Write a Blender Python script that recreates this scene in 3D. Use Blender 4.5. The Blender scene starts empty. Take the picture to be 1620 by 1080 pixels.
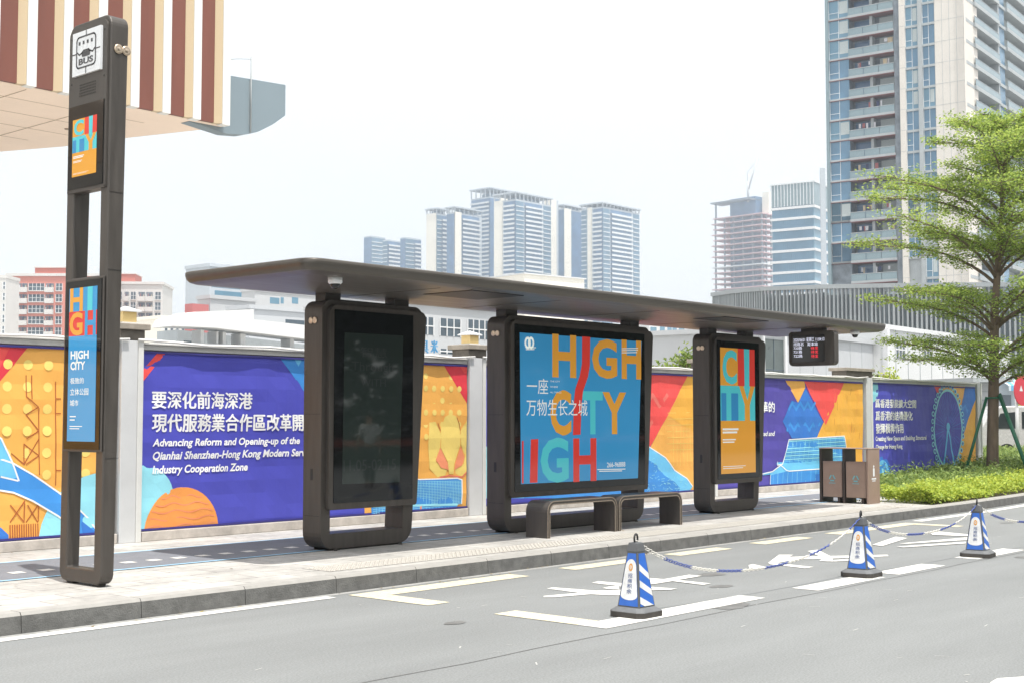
import bpy, bmesh, math, random
from mathutils import Vector, Matrix
from mathutils.geometry import tessellate_polygon
random.seed(7)
R = math.radians
SC = bpy.context.scene
COL = SC.collection

# ---------------------------------------------------------------- camera
CAM_H = 1.55
HEAD, PITCH = R(41.37), math.atan(122 / 2120)
cd = bpy.data.cameras.new('camera'); cam = bpy.data.objects.new('camera', cd); COL.objects.link(cam)
cam.location = (0, 0, CAM_H); cam.rotation_euler = (R(90) + PITCH, 0, HEAD - R(90))
cd.sensor_width = 36; cd.lens = 2120 / 1620 * 36; cd.clip_start = 0.1; cd.clip_end = 20000
SC.camera = cam
HAZE_D = 0.0006
# ---------------------------------------------------------------- light
SUN_EL, SUN_DIR = R(72), Vector((-0.28, -1, 0)).normalized()     # direction towards the sun on the ground
w = bpy.data.worlds.new('World'); SC.world = w; w.use_nodes = True
nt = w.node_tree; nt.nodes.clear()
sky = nt.nodes.new('ShaderNodeTexSky'); sky.sky_type = 'NISHITA'; sky.sun_disc = False
sky.sun_elevation = SUN_EL; sky.sun_rotation = math.atan2(SUN_DIR.x, SUN_DIR.y)
sky.air_density = 1.0; sky.dust_density = 1.5; sky.ozone_density = 1.0
hs = nt.nodes.new('ShaderNodeHueSaturation'); hs.inputs['Saturation'].default_value = 0.22
bg = nt.nodes.new('ShaderNodeBackground'); bg.inputs[1].default_value = 0.15
wo = nt.nodes.new('ShaderNodeOutputWorld')
vl = nt.nodes.new('ShaderNodeMixRGB'); vl.inputs[0].default_value = 0.55; vl.inputs[2].default_value = (7.6, 7.6, 7.5, 1)   # thin white veil of cloud
nt.links.new(sky.outputs[0], hs.inputs['Color']); nt.links.new(hs.outputs[0], vl.inputs[1]); nt.links.new(vl.outputs[0], bg.inputs[0]); nt.links.new(bg.outputs[0], wo.inputs[0])
sl = bpy.data.lights.new('sun', 'SUN'); sl.energy = 4.4; sl.angle = R(0.6); sl.color = (1, 0.955, 0.89)
so = bpy.data.objects.new('sun', sl); COL.objects.link(so)
sd = Vector((SUN_DIR.x * math.cos(SUN_EL), SUN_DIR.y * math.cos(SUN_EL), math.sin(SUN_EL)))
so.rotation_euler = sd.to_track_quat('Z', 'Y').to_euler(); so.location = (0, 0, 60)
SC.view_settings.view_transform = 'Standard'; SC.view_settings.look = 'None'
SC.view_settings.exposure = 0.55; SC.view_settings.gamma = 1.0; SC.view_settings.use_curve_mapping = False

# ---------------------------------------------------------------- photo pixel -> point on a real plane
FW = Vector((math.cos(HEAD) * math.cos(PITCH), math.sin(HEAD) * math.cos(PITCH), math.sin(PITCH)))
RT = Vector((math.sin(HEAD), -math.cos(HEAD), 0)); UP = RT.cross(FW)
EYE = Vector((0, 0, CAM_H))
def ray(x, y): return FW * 2120 + RT * (x - 810) + UP * (540 - y)
def onz(x, y, z): d = ray(x, y); return EYE + d * ((z - CAM_H) / d.z)
def ony(x, y, Y): d = ray(x, y); return EYE + d * (Y / d.y)
def onx(x, y, X): d = ray(x, y); return EYE + d * (X / d.x)
def far(x, y, D): d = ray(x, y); return EYE + d * (D / math.hypot(d.x, d.y))
def px(p):
    v = Vector(p) - EYE; z = v.dot(FW); return 810 + 2120 * v.dot(RT) / z, 540 - 2120 * v.dot(UP) / z

# ---------------------------------------------------------------- materials
def lin(c):
    c = c / 255.0
    return c / 12.92 if c <= 0.04045 else ((c + 0.055) / 1.055) ** 2.4
def S(r, g, b, k=1.0): return (min(lin(r) * k, .9), min(lin(g) * k, .9), min(lin(b) * k, .9))
MATS = {}
def mat(name, col, rough=0.6, metal=0.0, vary=0.0, scale=6.0, bump=0.0, bscale=60.0, spec=0.5, emit=0.0, stretch=None, coat=0.0):
    if name in MATS: return MATS[name]
    m = bpy.data.materials.new(name); m.use_nodes = True; n = m.node_tree.nodes; L = m.node_tree.links
    p = n['Principled BSDF']
    p.inputs['Base Color'].default_value = (*col, 1); p.inputs['Roughness'].default_value = rough
    p.inputs['Metallic'].default_value = metal; p.inputs['Specular IOR Level'].default_value = spec
    if coat: p.inputs['Coat Weight'].default_value = coat; p.inputs['Coat Roughness'].default_value = 0.03
    if emit:
        p.inputs['Emission Color'].default_value = (*col, 1); p.inputs['Emission Strength'].default_value = emit
    if vary or bump:
        tc = n.new('ShaderNodeTexCoord'); mp = n.new('ShaderNodeMapping'); L.new(tc.outputs['Object'], mp.inputs[0])
        if stretch: mp.inputs['Scale'].default_value = stretch
    if vary:
        no = n.new('ShaderNodeTexNoise'); no.inputs['Scale'].default_value = scale; no.inputs['Detail'].default_value = 6; no.inputs['Roughness'].default_value = .62
        L.new(mp.outputs[0], no.inputs['Vector'])
        cr = n.new('ShaderNodeMapRange'); cr.inputs['From Min'].default_value = .3; cr.inputs['From Max'].default_value = .7
        cr.inputs['To Min'].default_value = 1 - vary; cr.inputs['To Max'].default_value = 1 + vary * .8
        L.new(no.outputs['Fac'], cr.inputs[0])
        mx = n.new('ShaderNodeVectorMath'); mx.operation = 'SCALE'; mx.inputs[0].default_value = col
        L.new(cr.outputs[0], mx.inputs['Scale']); L.new(mx.outputs[0], p.inputs['Base Color'])
        if metal > .3 or rough < .5:
            r2 = n.new('ShaderNodeMapRange'); r2.inputs['From Min'].default_value = .3; r2.inputs['From Max'].default_value = .7
            r2.inputs['To Min'].default_value = rough * .85; r2.inputs['To Max'].default_value = min(1, rough * 1.25)
            L.new(no.outputs['Fac'], r2.inputs[0]); L.new(r2.outputs[0], p.inputs['Roughness'])
    if bump:
        nb = n.new('ShaderNodeTexNoise'); nb.inputs['Scale'].default_value = bscale; nb.inputs['Detail'].default_value = 4
        L.new(mp.outputs[0], nb.inputs['Vector'])
        b = n.new('ShaderNodeBump'); b.inputs['Strength'].default_value = bump; b.inputs['Distance'].default_value = .02
        L.new(nb.outputs['Fac'], b.inputs['Height']); L.new(b.outputs[0], p.inputs['Normal'])
    MATS[name] = m; return m

# ---------------------------------------------------------------- mesh builder
def setp(o, label=None, cat=None, group=None, kind=None):
    if label: o['label'] = label
    if cat: o['category'] = cat
    if group: o['group'] = group
    if kind: o['kind'] = kind
    return o
def thing(name, label, cat, loc=(0, 0, 0), group=None):
    o = bpy.data.objects.new(name, None); COL.objects.link(o); o.location = loc; o.empty_display_size = .2
    return setp(o, label, cat, group)
_world = {}
def wloc(o):
    v = Vector((0, 0, 0))
    while o: v = v + Vector(o.location); o = o.parent
    return v
class MB:
    def __init__(s): s.v = []; s.f = []; s.fm = []; s.m = []; s.sm = []
    def mi(s, m):
        if m not in s.m: s.m.append(m)
        return s.m.index(m)
    def face(s, pts, m, smooth=False):
        b = len(s.v); s.v += [tuple(p) for p in pts]; s.f.append(tuple(range(b, b + len(pts)))); s.fm.append(s.mi(m)); s.sm.append(smooth)
    def mesh(s, verts, faces, m, smooth=False):
        b = len(s.v); s.v += [tuple(p) for p in verts]; i = s.mi(m)
        for f in faces: s.f.append(tuple(b + k for k in f)); s.fm.append(i); s.sm.append(smooth)
    def box(s, a, b, m):
        x0, y0, z0 = a; x1, y1, z1 = b
        if x0 > x1: x0, x1 = x1, x0
        if y0 > y1: y0, y1 = y1, y0
        if z0 > z1: z0, z1 = z1, z0
        V = [(x0, y0, z0), (x1, y0, z0), (x1, y1, z0), (x0, y1, z0), (x0, y0, z1), (x1, y0, z1), (x1, y1, z1), (x0, y1, z1)]
        s.mesh(V, [(0, 3, 2, 1), (4, 5, 6, 7), (0, 1, 5, 4), (1, 2, 6, 5), (2, 3, 7, 6), (3, 0, 4, 7)], m); return s
    def obox(s, o, ex, ey, a, b, m):
        """box in a local frame: origin o, horizontal axes ex, ey, z up; corners a, b"""
        t = MB(); t.box(a, b, m); o = Vector(o); ex = Vector(ex); ey = Vector(ey)
        s.mesh([o + ex * p[0] + ey * p[1] + Vector((0, 0, p[2])) for p in t.v], t.f, m); return s
    def prism(s, pts, vec, m, smooth=False):
        """extrude a planar 3D polygon along vec"""
        pts = [Vector(p) for p in pts]; vec = Vector(vec); n = len(pts); b = [p + vec for p in pts]
        tri = tessellate_polygon([pts])
        nrm = Vector((0, 0, 0))
        for i in range(n): nrm += pts[i].cross(pts[(i + 1) % n])
        flip = nrm.dot(vec) > 0
        if flip: pts, b = b, pts                # first ring is now the one the normal looks out of
        convex = n <= 4
        s.mesh(pts, [tuple(range(n))] if convex else [tuple(t) for t in tri], m)
        s.mesh(b, [tuple(reversed(range(n)))] if convex else [tuple(reversed(t)) for t in tri], m)
        for i in range(n):
            j = (i + 1) % n
            s.mesh([pts[i], b[i], b[j], pts[j]], [(0, 1, 2, 3)], m, smooth)
        return s
    def tube(s, path, rad, m, n=8, caps=True, smooth=True):
        path = [Vector(p) for p in path]; k = len(path)
        if not isinstance(rad, (list, tuple)): rad = [rad] * k
        rings = []; ref = Vector((0, 0, 1))
        for i, p in enumerate(path):
            t = (path[min(i + 1, k - 1)] - path[max(i - 1, 0)]).normalized()
            r = ref if abs(t.dot(ref)) < .95 else Vector((1, 0, 0))
            a = t.cross(r).normalized(); c = a.cross(t).normalized()
            rings.append([p + (a * math.cos(2 * math.pi * q / n) + c * math.sin(2 * math.pi * q / n)) * rad[i] for q in range(n)])
        V = [q for r in rings for q in r]; F = []
        for i in range(k - 1):
            for q in range(n): F.append((i * n + q, (i + 1) * n + q, (i + 1) * n + (q + 1) % n, i * n + (q + 1) % n))
        if caps: F.append(tuple(range(n))); F.append(tuple(reversed(range((k - 1) * n, k * n))))
        s.mesh(V, F, m, smooth); return s
    def lathe(s, c, prof, m, n=24, axis='z', smooth=True):
        """prof: list of (r, h)"""
        V = []
        for r, h in prof:
            for q in range(n):
                a = 2 * math.pi * q / n; x, y = r * math.cos(a), r * math.sin(a)
                V.append({'z': (c[0] + x, c[1] + y, c[2] + h), 'y': (c[0] + x, c[1] + h, c[2] + y), 'x': (c[0] + h, c[1] + x, c[2] + y)}[axis])
        F = [(i * n + q, i * n + (q + 1) % n, (i + 1) * n + (q + 1) % n, (i + 1) * n + q) for i in range(len(prof) - 1) for q in range(n)]
        F.append(tuple(range((len(prof) - 1) * n, len(prof) * n))); F.append(tuple(reversed(range(n))))
        s.mesh(V, F, m, smooth); return s
    def ring(s, c, u, w, Rr, r, m, n=14, k=6, su=1.0):
        """torus round c in the plane of u, w"""
        c = Vector(c); u = Vector(u).normalized(); w = Vector(w).normalized(); nn = u.cross(w); V = []
        for i in range(n):
            a = 2 * math.pi * i / n; d = u * math.cos(a) * su + w * math.sin(a); dn = d.normalized()
            for j in range(k):
                b = 2 * math.pi * j / k; V.append(c + d * Rr + (dn * math.cos(b) + nn * math.sin(b)) * r)
        F = [(i * k + j, ((i + 1) % n) * k + j, ((i + 1) % n) * k + (j + 1) % k, i * k + (j + 1) % k) for i in range(n) for j in range(k)]
        s.mesh(V, F, m, True); return s
    def warp(s, fn): s.v = [tuple(fn(*p)) for p in s.v]; return s
    def build(s, name, parent=None, bevel=0.0, seg=2, weld=False, label=None):
        me = bpy.data.meshes.new(name); o = wloc(parent) if parent else Vector((0, 0, 0))
        me.from_pydata([(p[0] - o.x, p[1] - o.y, p[2] - o.z) for p in s.v], [], s.f)
        for m in s.m: me.materials.append(m)
        me.polygons.foreach_set('material_index', s.fm); me.polygons.foreach_set('use_smooth', s.sm)
        ob = bpy.data.objects.new(name, me); COL.objects.link(ob)
        if parent: ob.parent = parent
        if bevel or weld:
            bm = bmesh.new(); bm.from_mesh(me); bmesh.ops.remove_doubles(bm, verts=bm.verts, dist=1e-4)
            bmesh.ops.recalc_face_normals(bm, faces=bm.faces); bm.to_mesh(me); bm.free()
        if bevel:
            md = ob.modifiers.new('bevel', 'BEVEL'); md.width = bevel; md.segments = seg; md.limit_method = 'ANGLE'; md.angle_limit = R(40); md.harden_normals = False
            for p in me.polygons: p.use_smooth = False
        if label: ob['label'] = label
        return ob
def rrect(x0, z0, x1, z1, r, n=6):
    """rounded rectangle, counter-clockwise"""
    rs = r if isinstance(r, (list, tuple)) else (r, r, r, r)        # BL, BR, TR, TL
    P = []
    for (cx, cz, a0, rr) in ((x0 + rs[0], z0 + rs[0], 180, rs[0]), (x1 - rs[1], z0 + rs[1], 270, rs[1]), (x1 - rs[2], z1 - rs[2], 0, rs[2]), (x0 + rs[3], z1 - rs[3], 90, rs[3])):
        if rr <= 0: P.append((cx, cz)); continue
        for i in range(n + 1):
            a = R(a0 + 90 * i / n); P.append((cx + rr * math.cos(a), cz + rr * math.sin(a)))
    return P
def copy_tree(o, loc=None, label=None, rot=None):
    r = o.copy(); COL.objects.link(r)
    if loc is not None: r.location = loc
    if rot is not None: r.rotation_euler = (0, 0, rot)
    if label: r['label'] = label
    for ch in list(o.children):
        c = ch.copy(); COL.objects.link(c); c.parent = r
        for g in list(ch.children):
            d = g.copy(); COL.objects.link(d); d.parent = c
    return r
def inst(o, dv, parent=None):
    c = o.copy(); COL.objects.link(c); c.location = Vector(o.location) + Vector(dv); c.parent = parent or o.parent
    for g in list(o.children):
        d = g.copy(); COL.objects.link(d); d.parent = c
    return c
# ---------------------------------------------------------------- lettering and flat printed art
_txt = {}
def text_mesh(body, bold):
    k = (body, bold)
    if k not in _txt:
        cu = bpy.data.curves.new('lettering', 'FONT'); cu.body = body; cu.size = 1; cu.offset = bold; cu.resolution_u = 3
        ob = bpy.data.objects.new('lettering', cu); COL.objects.link(ob); bpy.context.view_layer.update()
        me = ob.to_mesh()
        V = [(v.co.x, v.co.y) for v in me.vertices]; F = [tuple(p.vertices) for p in me.polygons]
        ob.to_mesh_clear(); bpy.data.objects.remove(ob); bpy.data.curves.remove(cu)
        _txt[k] = (V, F)
    return _txt[k]
def clip(poly, rect):
    x0, y0, x1, y1 = rect
    for ax, lim, sg in ((0, x0, 1), (0, x1, -1), (1, y0, 1), (1, y1, -1)):
        out = []
        for i in range(len(poly)):
            a, b = poly[i - 1], poly[i]; da, db = (a[ax] - lim) * sg, (b[ax] - lim) * sg
            if (da >= 0) != (db >= 0):
                t = da / (da - db); out.append((a[0] + (b[0] - a[0]) * t, a[1] + (b[1] - a[1]) * t))
            if db >= 0: out.append(b)
        poly = out
        if not poly: return []
    return poly
class Flat:
    """printed layers on a plane: ax 'y' (u=X, v=Z, seen from -Y), 'x' (u=-Y, v=Z, seen from -X), 'z' (u=X, v=Y, seen from above)"""
    def __init__(s, ax, val, step=.0012, rect=None, mb=None): s.ax = ax; s.val = val; s.step = step; s.rect = rect; s.mb = mb or MB(); s.curve = None
    def to3(s, u, v, l):
        o = l * s.step
        if s.ax == 'y':
            return (u, s.val - o + (s.curve(u, v) if s.curve else 0), v)
        if s.ax == 'x': return (s.val - o, -u, v)
        return (u, v, s.val + o)
    def p(s, x, y):
        if s.ax == 'y': q = ony(x, y, s.val); return (q.x, q.z)
        if s.ax == 'x': q = onx(x, y, s.val); return (-q.y, q.z)
        q = onz(x, y, s.val); return (q.x, q.y)
    def uv(s, pts, m, l=1):
        if s.rect: pts = clip(pts, s.rect)
        if len(pts) < 3: return s
        P = [Vector((a, b, 0)) for a, b in pts]
        ar = sum(P[i - 1].x * P[i].y - P[i].x * P[i - 1].y for i in range(len(P)))
        if ar < 0: P.reverse()
        T = [tuple(t) for t in tessellate_polygon([P])] if len(P) > 3 else [(0, 1, 2)]
        F = []
        for t in T:
            a, b, c = (P[i] for i in t)
            F.append(t if (b - a).cross(c - a).z > 0 else (t[0], t[2], t[1]))
        s.mb.mesh([s.to3(q.x, q.y, l) for q in P], F, m); return s
    def pp(s, pts, m, l=1): return s.uv([s.p(*q) for q in pts], m, l)
    def line(s, pts, wd, m, l=1, close=False, pix=True):
        if pix: pts = [s.p(*q) for q in pts]
        n = len(pts)
        for i in range(n if close else n - 1):
            a, b = Vector(pts[i]), Vector(pts[(i + 1) % n]); d = b - a
            if d.length < 1e-6: continue
            d.normalize(); q = Vector((-d.y, d.x)) * wd / 2; e = d * wd * .3
            s.uv([tuple(a - e - q), tuple(b + e - q), tuple(b + e + q), tuple(a - e + q)], m, l)
        return s
    def disc(s, c, r, m, l=1, n=36, a0=0, a1=360, rv=None):
        rv = rv or r
        pts = [(c[0] + r * math.cos(R(a0 + (a1 - a0) * i / n)), c[1] + rv * math.sin(R(a0 + (a1 - a0) * i / n))) for i in range(n + (a1 - a0 != 360))]
        return s.uv(pts, m, l)
    def text(s, body, box, m, l=3, bold=.01, slant=0.0, pix=True):
        """fit body into box = (x0, ytop, x1, ybottom)"""
        if bold and any(ord(c) > 0x2e80 for c in body):     # heavy weight: overprint slightly shifted copies, each on its own layer
            a, b = (s.p(box[0], box[1]), s.p(box[2], box[3])) if pix else ((box[0], box[1]), (box[2], box[3])); e = (a[1] - b[1]) * bold
            for k, (i, j) in enumerate(((0, 0), (e, 0), (-e, 0), (0, e * .6), (0, -e * .6))): s.text(body, (a[0] + i, a[1] + j, b[0] + i, b[1] + j), m, l + k * .12, 0, slant, False)
            return s
        V, F = text_mesh(body, bold)
        if not V: return s
        if pix: a, b = s.p(box[0], box[1]), s.p(box[2], box[3])
        else: a, b = (box[0], box[1]), (box[2], box[3])
        xs = [q[0] for q in V]; ys = [q[1] for q in V]; x0, x1, y0, y1 = min(xs), max(xs), min(ys), max(ys)
        W, H = b[0] - a[0], a[1] - b[1]; out = []
        for q in V:
            fx, fy = (q[0] - x0) / (x1 - x0), (q[1] - y0) / max(1e-6, y1 - y0)
            out.append(s.to3(a[0] + fx * W + slant * H * (fy - .5), b[1] + fy * H, l))
        T = []
        for f in F:
            (ax, ay), (bx, by), (cx, cy) = V[f[0]], V[f[1]], V[f[2]]
            T.append(f if (bx - ax) * (cy - ay) - (by - ay) * (cx - ax) > 0 else tuple(reversed(f)))
        s.mb.mesh(out, T, m); return s
# ---------------------------------------------------------------- palette
ASPH = mat('asphalt', (.203, .211, .21), .9, vary=.12, scale=1.1, bump=.35, bscale=160, stretch=(.22, 1, 1))
def speckle(m, amt, sc):
    """fine aggregate speckle multiplied over the colour of material m"""
    n = m.node_tree.nodes; L = m.node_tree.links; p = n['Principled BSDF']
    src = p.inputs['Base Color'].links[0].from_socket if p.inputs['Base Color'].links else None
    tc = n.new('ShaderNodeTexCoord'); no = n.new('ShaderNodeTexNoise'); no.inputs['Scale'].default_value = sc; no.inputs['Detail'].default_value = 2
    L.new(tc.outputs['Object'], no.inputs['Vector'])
    r = n.new('ShaderNodeMapRange'); r.inputs['From Min'].default_value = .32; r.inputs['From Max'].default_value = .68; r.inputs['To Min'].default_value = 1 - amt; r.inputs['To Max'].default_value = 1 + amt
    L.new(no.outputs['Fac'], r.inputs[0]); v = n.new('ShaderNodeVectorMath'); v.operation = 'SCALE'
    if src: L.new(src, v.inputs[0])
    else: v.inputs[0].default_value = p.inputs['Base Color'].default_value[:3]
    L.new(r.outputs[0], v.inputs['Scale']); L.new(v.outputs[0], p.inputs['Base Color'])
speckle(ASPH, .16, 70)
GROUND = mat('bare_ground', (.44, .42, .39), .95, vary=.2, scale=.2)
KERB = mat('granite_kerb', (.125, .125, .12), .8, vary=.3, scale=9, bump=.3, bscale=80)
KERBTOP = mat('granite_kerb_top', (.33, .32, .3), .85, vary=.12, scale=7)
LINEW = mat('road_paint_white', (.66, .65, .61), .8, vary=.12, scale=14)
LINEY = mat('road_paint_yellow', (.6, .55, .4), .8, vary=.14, scale=14)
def worn(m, lo, hi):
    """paint rubbed through to the asphalt in small flakes"""
    n = m.node_tree.nodes; L = m.node_tree.links; p = n['Principled BSDF']; src = p.inputs['Base Color'].links[0].from_socket
    tc = n.new('ShaderNodeTexCoord'); no = n.new('ShaderNodeTexNoise'); no.inputs['Scale'].default_value = 16; no.inputs['Detail'].default_value = 9; no.inputs['Roughness'].default_value = .75; L.new(tc.outputs['Object'], no.inputs['Vector'])
    r = n.new('ShaderNodeMapRange'); r.inputs['From Min'].default_value = lo; r.inputs['From Max'].default_value = hi; L.new(no.outputs['Fac'], r.inputs[0])
    x = n.new('ShaderNodeMixRGB'); L.new(r.outputs[0], x.inputs[0]); L.new(src, x.inputs[1]); x.inputs[2].default_value = (.24, .24, .23, 1); L.new(x.outputs[0], p.inputs['Base Color'])
speckle(LINEW, .12, 70); speckle(LINEY, .14, 70); worn(LINEW, .57, .72); worn(LINEY, .55, .7)
def paver():
    m = mat('stone_pavers', (.5, .47, .425), .85); n = m.node_tree.nodes; L = m.node_tree.links; p = n['Principled BSDF']
    tc = n.new('ShaderNodeTexCoord'); br = n.new('ShaderNodeTexBrick'); L.new(tc.outputs['Object'], br.inputs['Vector'])
    br.inputs['Scale'].default_value = 1; br.inputs['Brick Width'].default_value = .6; br.inputs['Row Height'].default_value = .3; br.inputs['Mortar Size'].default_value = .006
    br.inputs['Color1'].default_value = (.42, .41, .385, 1); br.inputs['Color2'].default_value = (.35, .34, .32, 1); br.inputs['Mortar'].default_value = (.17, .16, .15, 1)
    br.inputs['Bias'].default_value = -.2
    L.new(br.outputs['Color'], p.inputs['Base Color']); return m
PAVE = paver(); speckle(PAVE, .16, 1.7); speckle(PAVE, .1, 12); speckle(PAVE, .08, 120)
STRIP = mat('grey_lane_pavers', (.165, .175, .195), .85, vary=.1, scale=5); speckle(STRIP, .12, 60)
LBLUE = mat('light_blue_paint', S(150, 190, 215), .8, vary=.1)
BRONZE = mat('bronze_painted_metal', (.08, .071, .063), .44, metal=.3, vary=.2, scale=5, stretch=(3, 3, .35), bump=.05, bscale=220)
BRONZE2 = mat('bronze_roof_metal', (.2, .18, .165), .42, metal=.75, vary=.12, scale=4, stretch=(.25, 3, 1))
BRONZE3 = mat('bronze_fascia_metal', (.1, .09, .078), .36, metal=.45, vary=.12, scale=4, stretch=(.25, 3, 1))
DARKM = mat('dark_bronze_metal', (.05, .045, .04), .45, metal=.3, vary=.1)
BLACKG = mat('black_glass', (.008, .009, .01), .045, spec=.5)
CHROME = mat('coin_metal', (.62, .5, .38), .3, metal=.9, vary=.2, scale=60)
WHITEP = mat('white_enamel', (.75, .77, .79), .35, vary=.05)
BLACKP = mat('black_plastic', (.015, .015, .016), .5)
# ---------------------------------------------------------------- setting: ground, road, kerb, pavement
def sheet(name, pts, z, m, kind='structure'):
    b = MB(); Flat('z', z, mb=b).uv(pts, m, 0); return setp(b.build(name), kind=kind)
sheet('ground', [(-125, -125), (1340, -125), (1340, 1340), (-125, 1340)], -.03, GROUND)
def ky(x):
    K = [(-60, 9.14), (17, 9.12), (22, 9.2), (26, 9.45), (31, 10.1), (38, 11.6), (47, 14.5), (52, 17), (140, 62)]
    for (a, b), (c, d) in zip(K, K[1:]):
        if a <= x <= c: return b + (d - b) * (x - a) / (c - a)
KX = [-60, -20, 0, 4, 8, 12, 17, 19.5, 22, 24, 26, 28.5, 31, 34.5, 38, 42.5, 47]
sheet('road', [(-60, -11.4), (200, -11.4), (200, 90)] + [(140, 62), (52, 17)] + [(x, ky(x) + .02) for x in reversed(KX)], 0, ASPH)
b = MB()
for i in range(len(KX) - 1):
    x0, x1 = KX[i], KX[i + 1]; n = max(1, int((x1 - x0) / 1.0)) if x0 >= 0 and x1 <= 26 else 1
    for k in range(n):
        a, c = x0 + (x1 - x0) * k / n + .003, x0 + (x1 - x0) * (k + 1) / n - .003; ya, yc = ky(a), ky(c)
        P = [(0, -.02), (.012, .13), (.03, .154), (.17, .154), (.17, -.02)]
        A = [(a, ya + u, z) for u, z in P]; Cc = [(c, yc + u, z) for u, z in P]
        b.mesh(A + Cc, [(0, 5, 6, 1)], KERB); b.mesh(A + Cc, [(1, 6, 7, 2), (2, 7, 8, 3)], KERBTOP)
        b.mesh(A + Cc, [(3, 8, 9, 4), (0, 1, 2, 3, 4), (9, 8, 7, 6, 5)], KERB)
setp(b.build('kerb'), kind='structure')
PZ = .15
sheet('pavement', [(x, ky(x) + .165) for x in KX if x <= 22] + [(27.6, 13.9), (-60, 13.9)], PZ, PAVE)
sheet('planting_bed', [(21.0, ky(21) + .165)] + [(x, ky(x) + .165) for x in KX if x > 21] + [(47, 21), (34, 16.5), (34, 13.9), (26.2, 13.9)], PZ + .006, mat('soil', (.07, .055, .04), .95, vary=.3, scale=8))
sheet('side_road', [(34, 17), (47, 21.5), (52, 17.3), (140, 62), (140, 90), (34, 60)], .02, mat('pale_concrete', (.42, .41, .39), .9, vary=.1, scale=1))
b = MB(); f = Flat('z', PZ + .004, mb=b)
f.uv([(-20, 11.02), (22.2, 11.02), (23.6, 12.36), (-20, 12.36)], STRIP, 0)
for y in (10.98, 12.36): f.uv([(-20, y), (22.2, y), (22.2, y + .055), (-20, y + .055)], LBLUE, 2.5)
x = -6.0
while x < 21:
    f.uv([(x, 11.44), (x + .13, 11.44), (x + .13, 11.57), (x, 11.57)], LINEW, 2.5); x += .29
setp(b.build('path'), kind='structure')
b = MB()
TACT = mat('tactile_tile', (.46, .44, .4), .85, vary=.06, scale=20)
Flat('z', PZ + .004, mb=b).uv([(8.2, 9.44), (20.4, 9.44), (20.4, 9.86), (8.2, 9.86)], TACT, 0)
x = 8.25
while x < 20.3:
    y = 9.48
    while y < 9.84:
        b.lathe((x, y, PZ + .004), [(.02, 0), (.015, .006), (.006, .0075)], TACT, 6); y += .06
    x += .06
setp(b.build('tactile_paving'), kind='structure')
# painted road markings
b = MB(); f = Flat('z', .004, mb=b)
f.uv([(-40, 8.9), (7.8, 8.9), (7.8, 9.03), (-40, 9.03)], LINEW, 0)
f.uv([(7.98, 8.68), (10.12, 8.68), (10.12, 8.95), (7.98, 8.95)], LINEY, 0)
f.uv([(7.98, 7.96), (8.24, 7.96), (8.24, 8.676), (7.98, 8.676)], LINEY, 0)
f.uv([(7.98, 6.37), (8.24, 6.37), (8.24, 7.22), (7.98, 7.22)], LINEY, 0)
f.uv([(7.98, 6.1), (10.25, 6.1), (10.25, 6.366), (7.98, 6.366)], LINEW, 0)
for a, c in ((11.0, 12.35), (12.65, 13.75), (14.6, 16.0), (16.7, 18.0), (19, 20.3)): f.uv([(a, 6.0), (c, 6.0), (c, 6.27), (a, 6.27)], LINEW, 0)
for a, c in ((10.85, 12.0), (12.75, 13.85), (14.6, 15.8)): f.uv([(a, 8.68), (c, 8.68), (c, 8.92), (a, 8.92)], LINEY, 0)
f.uv([(16.5, 8.66), (19.0, 8.66), (19.0, 8.9), (16.5, 8.9)], LINEY, 0)
f.uv([(18.76, 8.0), (19.0, 8.0), (19.0, 8.656), (18.76, 8.656)], LINEY, 0)
ex = [19.4, 22, 24, 26, 28.5, 31, 34.5, 38, 42.5, 47]
f.uv([(x, ky(x) - .34) for x in ex] + [(x, ky(x) - .17) for x in reversed(ex)], LINEW, 0)
f.uv([onz(*q, 0)[:2] for q in ((1566, 1080), (1578, 1073), (1625, 1070), (1625, 1090))], LINEW, 0)
def zs(o, s, polys, l=0):
    for P in polys: l += .4; f.uv([onz(o[0] + a / s, o[1] + c / s, .004)[:2] for a, c in P], LINEW, l)
zs((860, 820), 5.786, [[(30, 637), (85, 626), (480, 656), (720, 648), (800, 640), (800, 700), (560, 695), (430, 688), (95, 716), (0, 716), (0, 704), (330, 676)],
    [(440, 585), (500, 570), (800, 596), (800, 632), (640, 608)], [(540, 633), (600, 620), (690, 618), (690, 645), (600, 642)],
    [(940, 540), (1100, 553), (1330, 512), (1450, 522), (1400, 530), (1230, 560), (1530, 592), (1460, 605), (1180, 570), (1000, 598), (940, 600)], [(960, 622), (1225, 640), (1160, 650), (960, 655)]])
zs((1160, 800), 3.522, [[(85, 328), (110, 322), (180, 338), (165, 347), (90, 343)],
    [(195, 315), (255, 270), (335, 270), (310, 282), (640, 275), (860, 270), (865, 278), (640, 288), (350, 296), (240, 317), (450, 338), (400, 345), (205, 323)],
    [(415, 250), (470, 242), (545, 280), (560, 308), (480, 305), (500, 287), (440, 262)], [(560, 300), (660, 294), (660, 304), (562, 308)],
    [(775, 215), (905, 170), (970, 178), (830, 222)], [(925, 208), (1310, 174), (1310, 188), (960, 210)], [(910, 226), (1295, 199), (1295, 208), (950, 230)], [(1095, 148), (1150, 142), (1310, 158), (1310, 168), (1110, 160)]])
setp(b.build('road_markings'), kind='structure')
b = MB(); f = Flat('z', .002, mb=b); SEAM = mat('asphalt_seam', (.1, .1, .098), .9); SCUF = mat('pale_scuff', (.42, .42, .4), .9); OIL = mat('asphalt_stain', (.15, .15, .146), .6, vary=.25, scale=5); GUT = mat('gutter_concrete', (.3, .3, .29), .9, vary=.2, scale=6)
f.uv([(-40, 9.035), (16.9, 9.035), (16.9, 9.135), (-40, 9.15)], GUT, 0)
random.seed(31)
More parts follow.
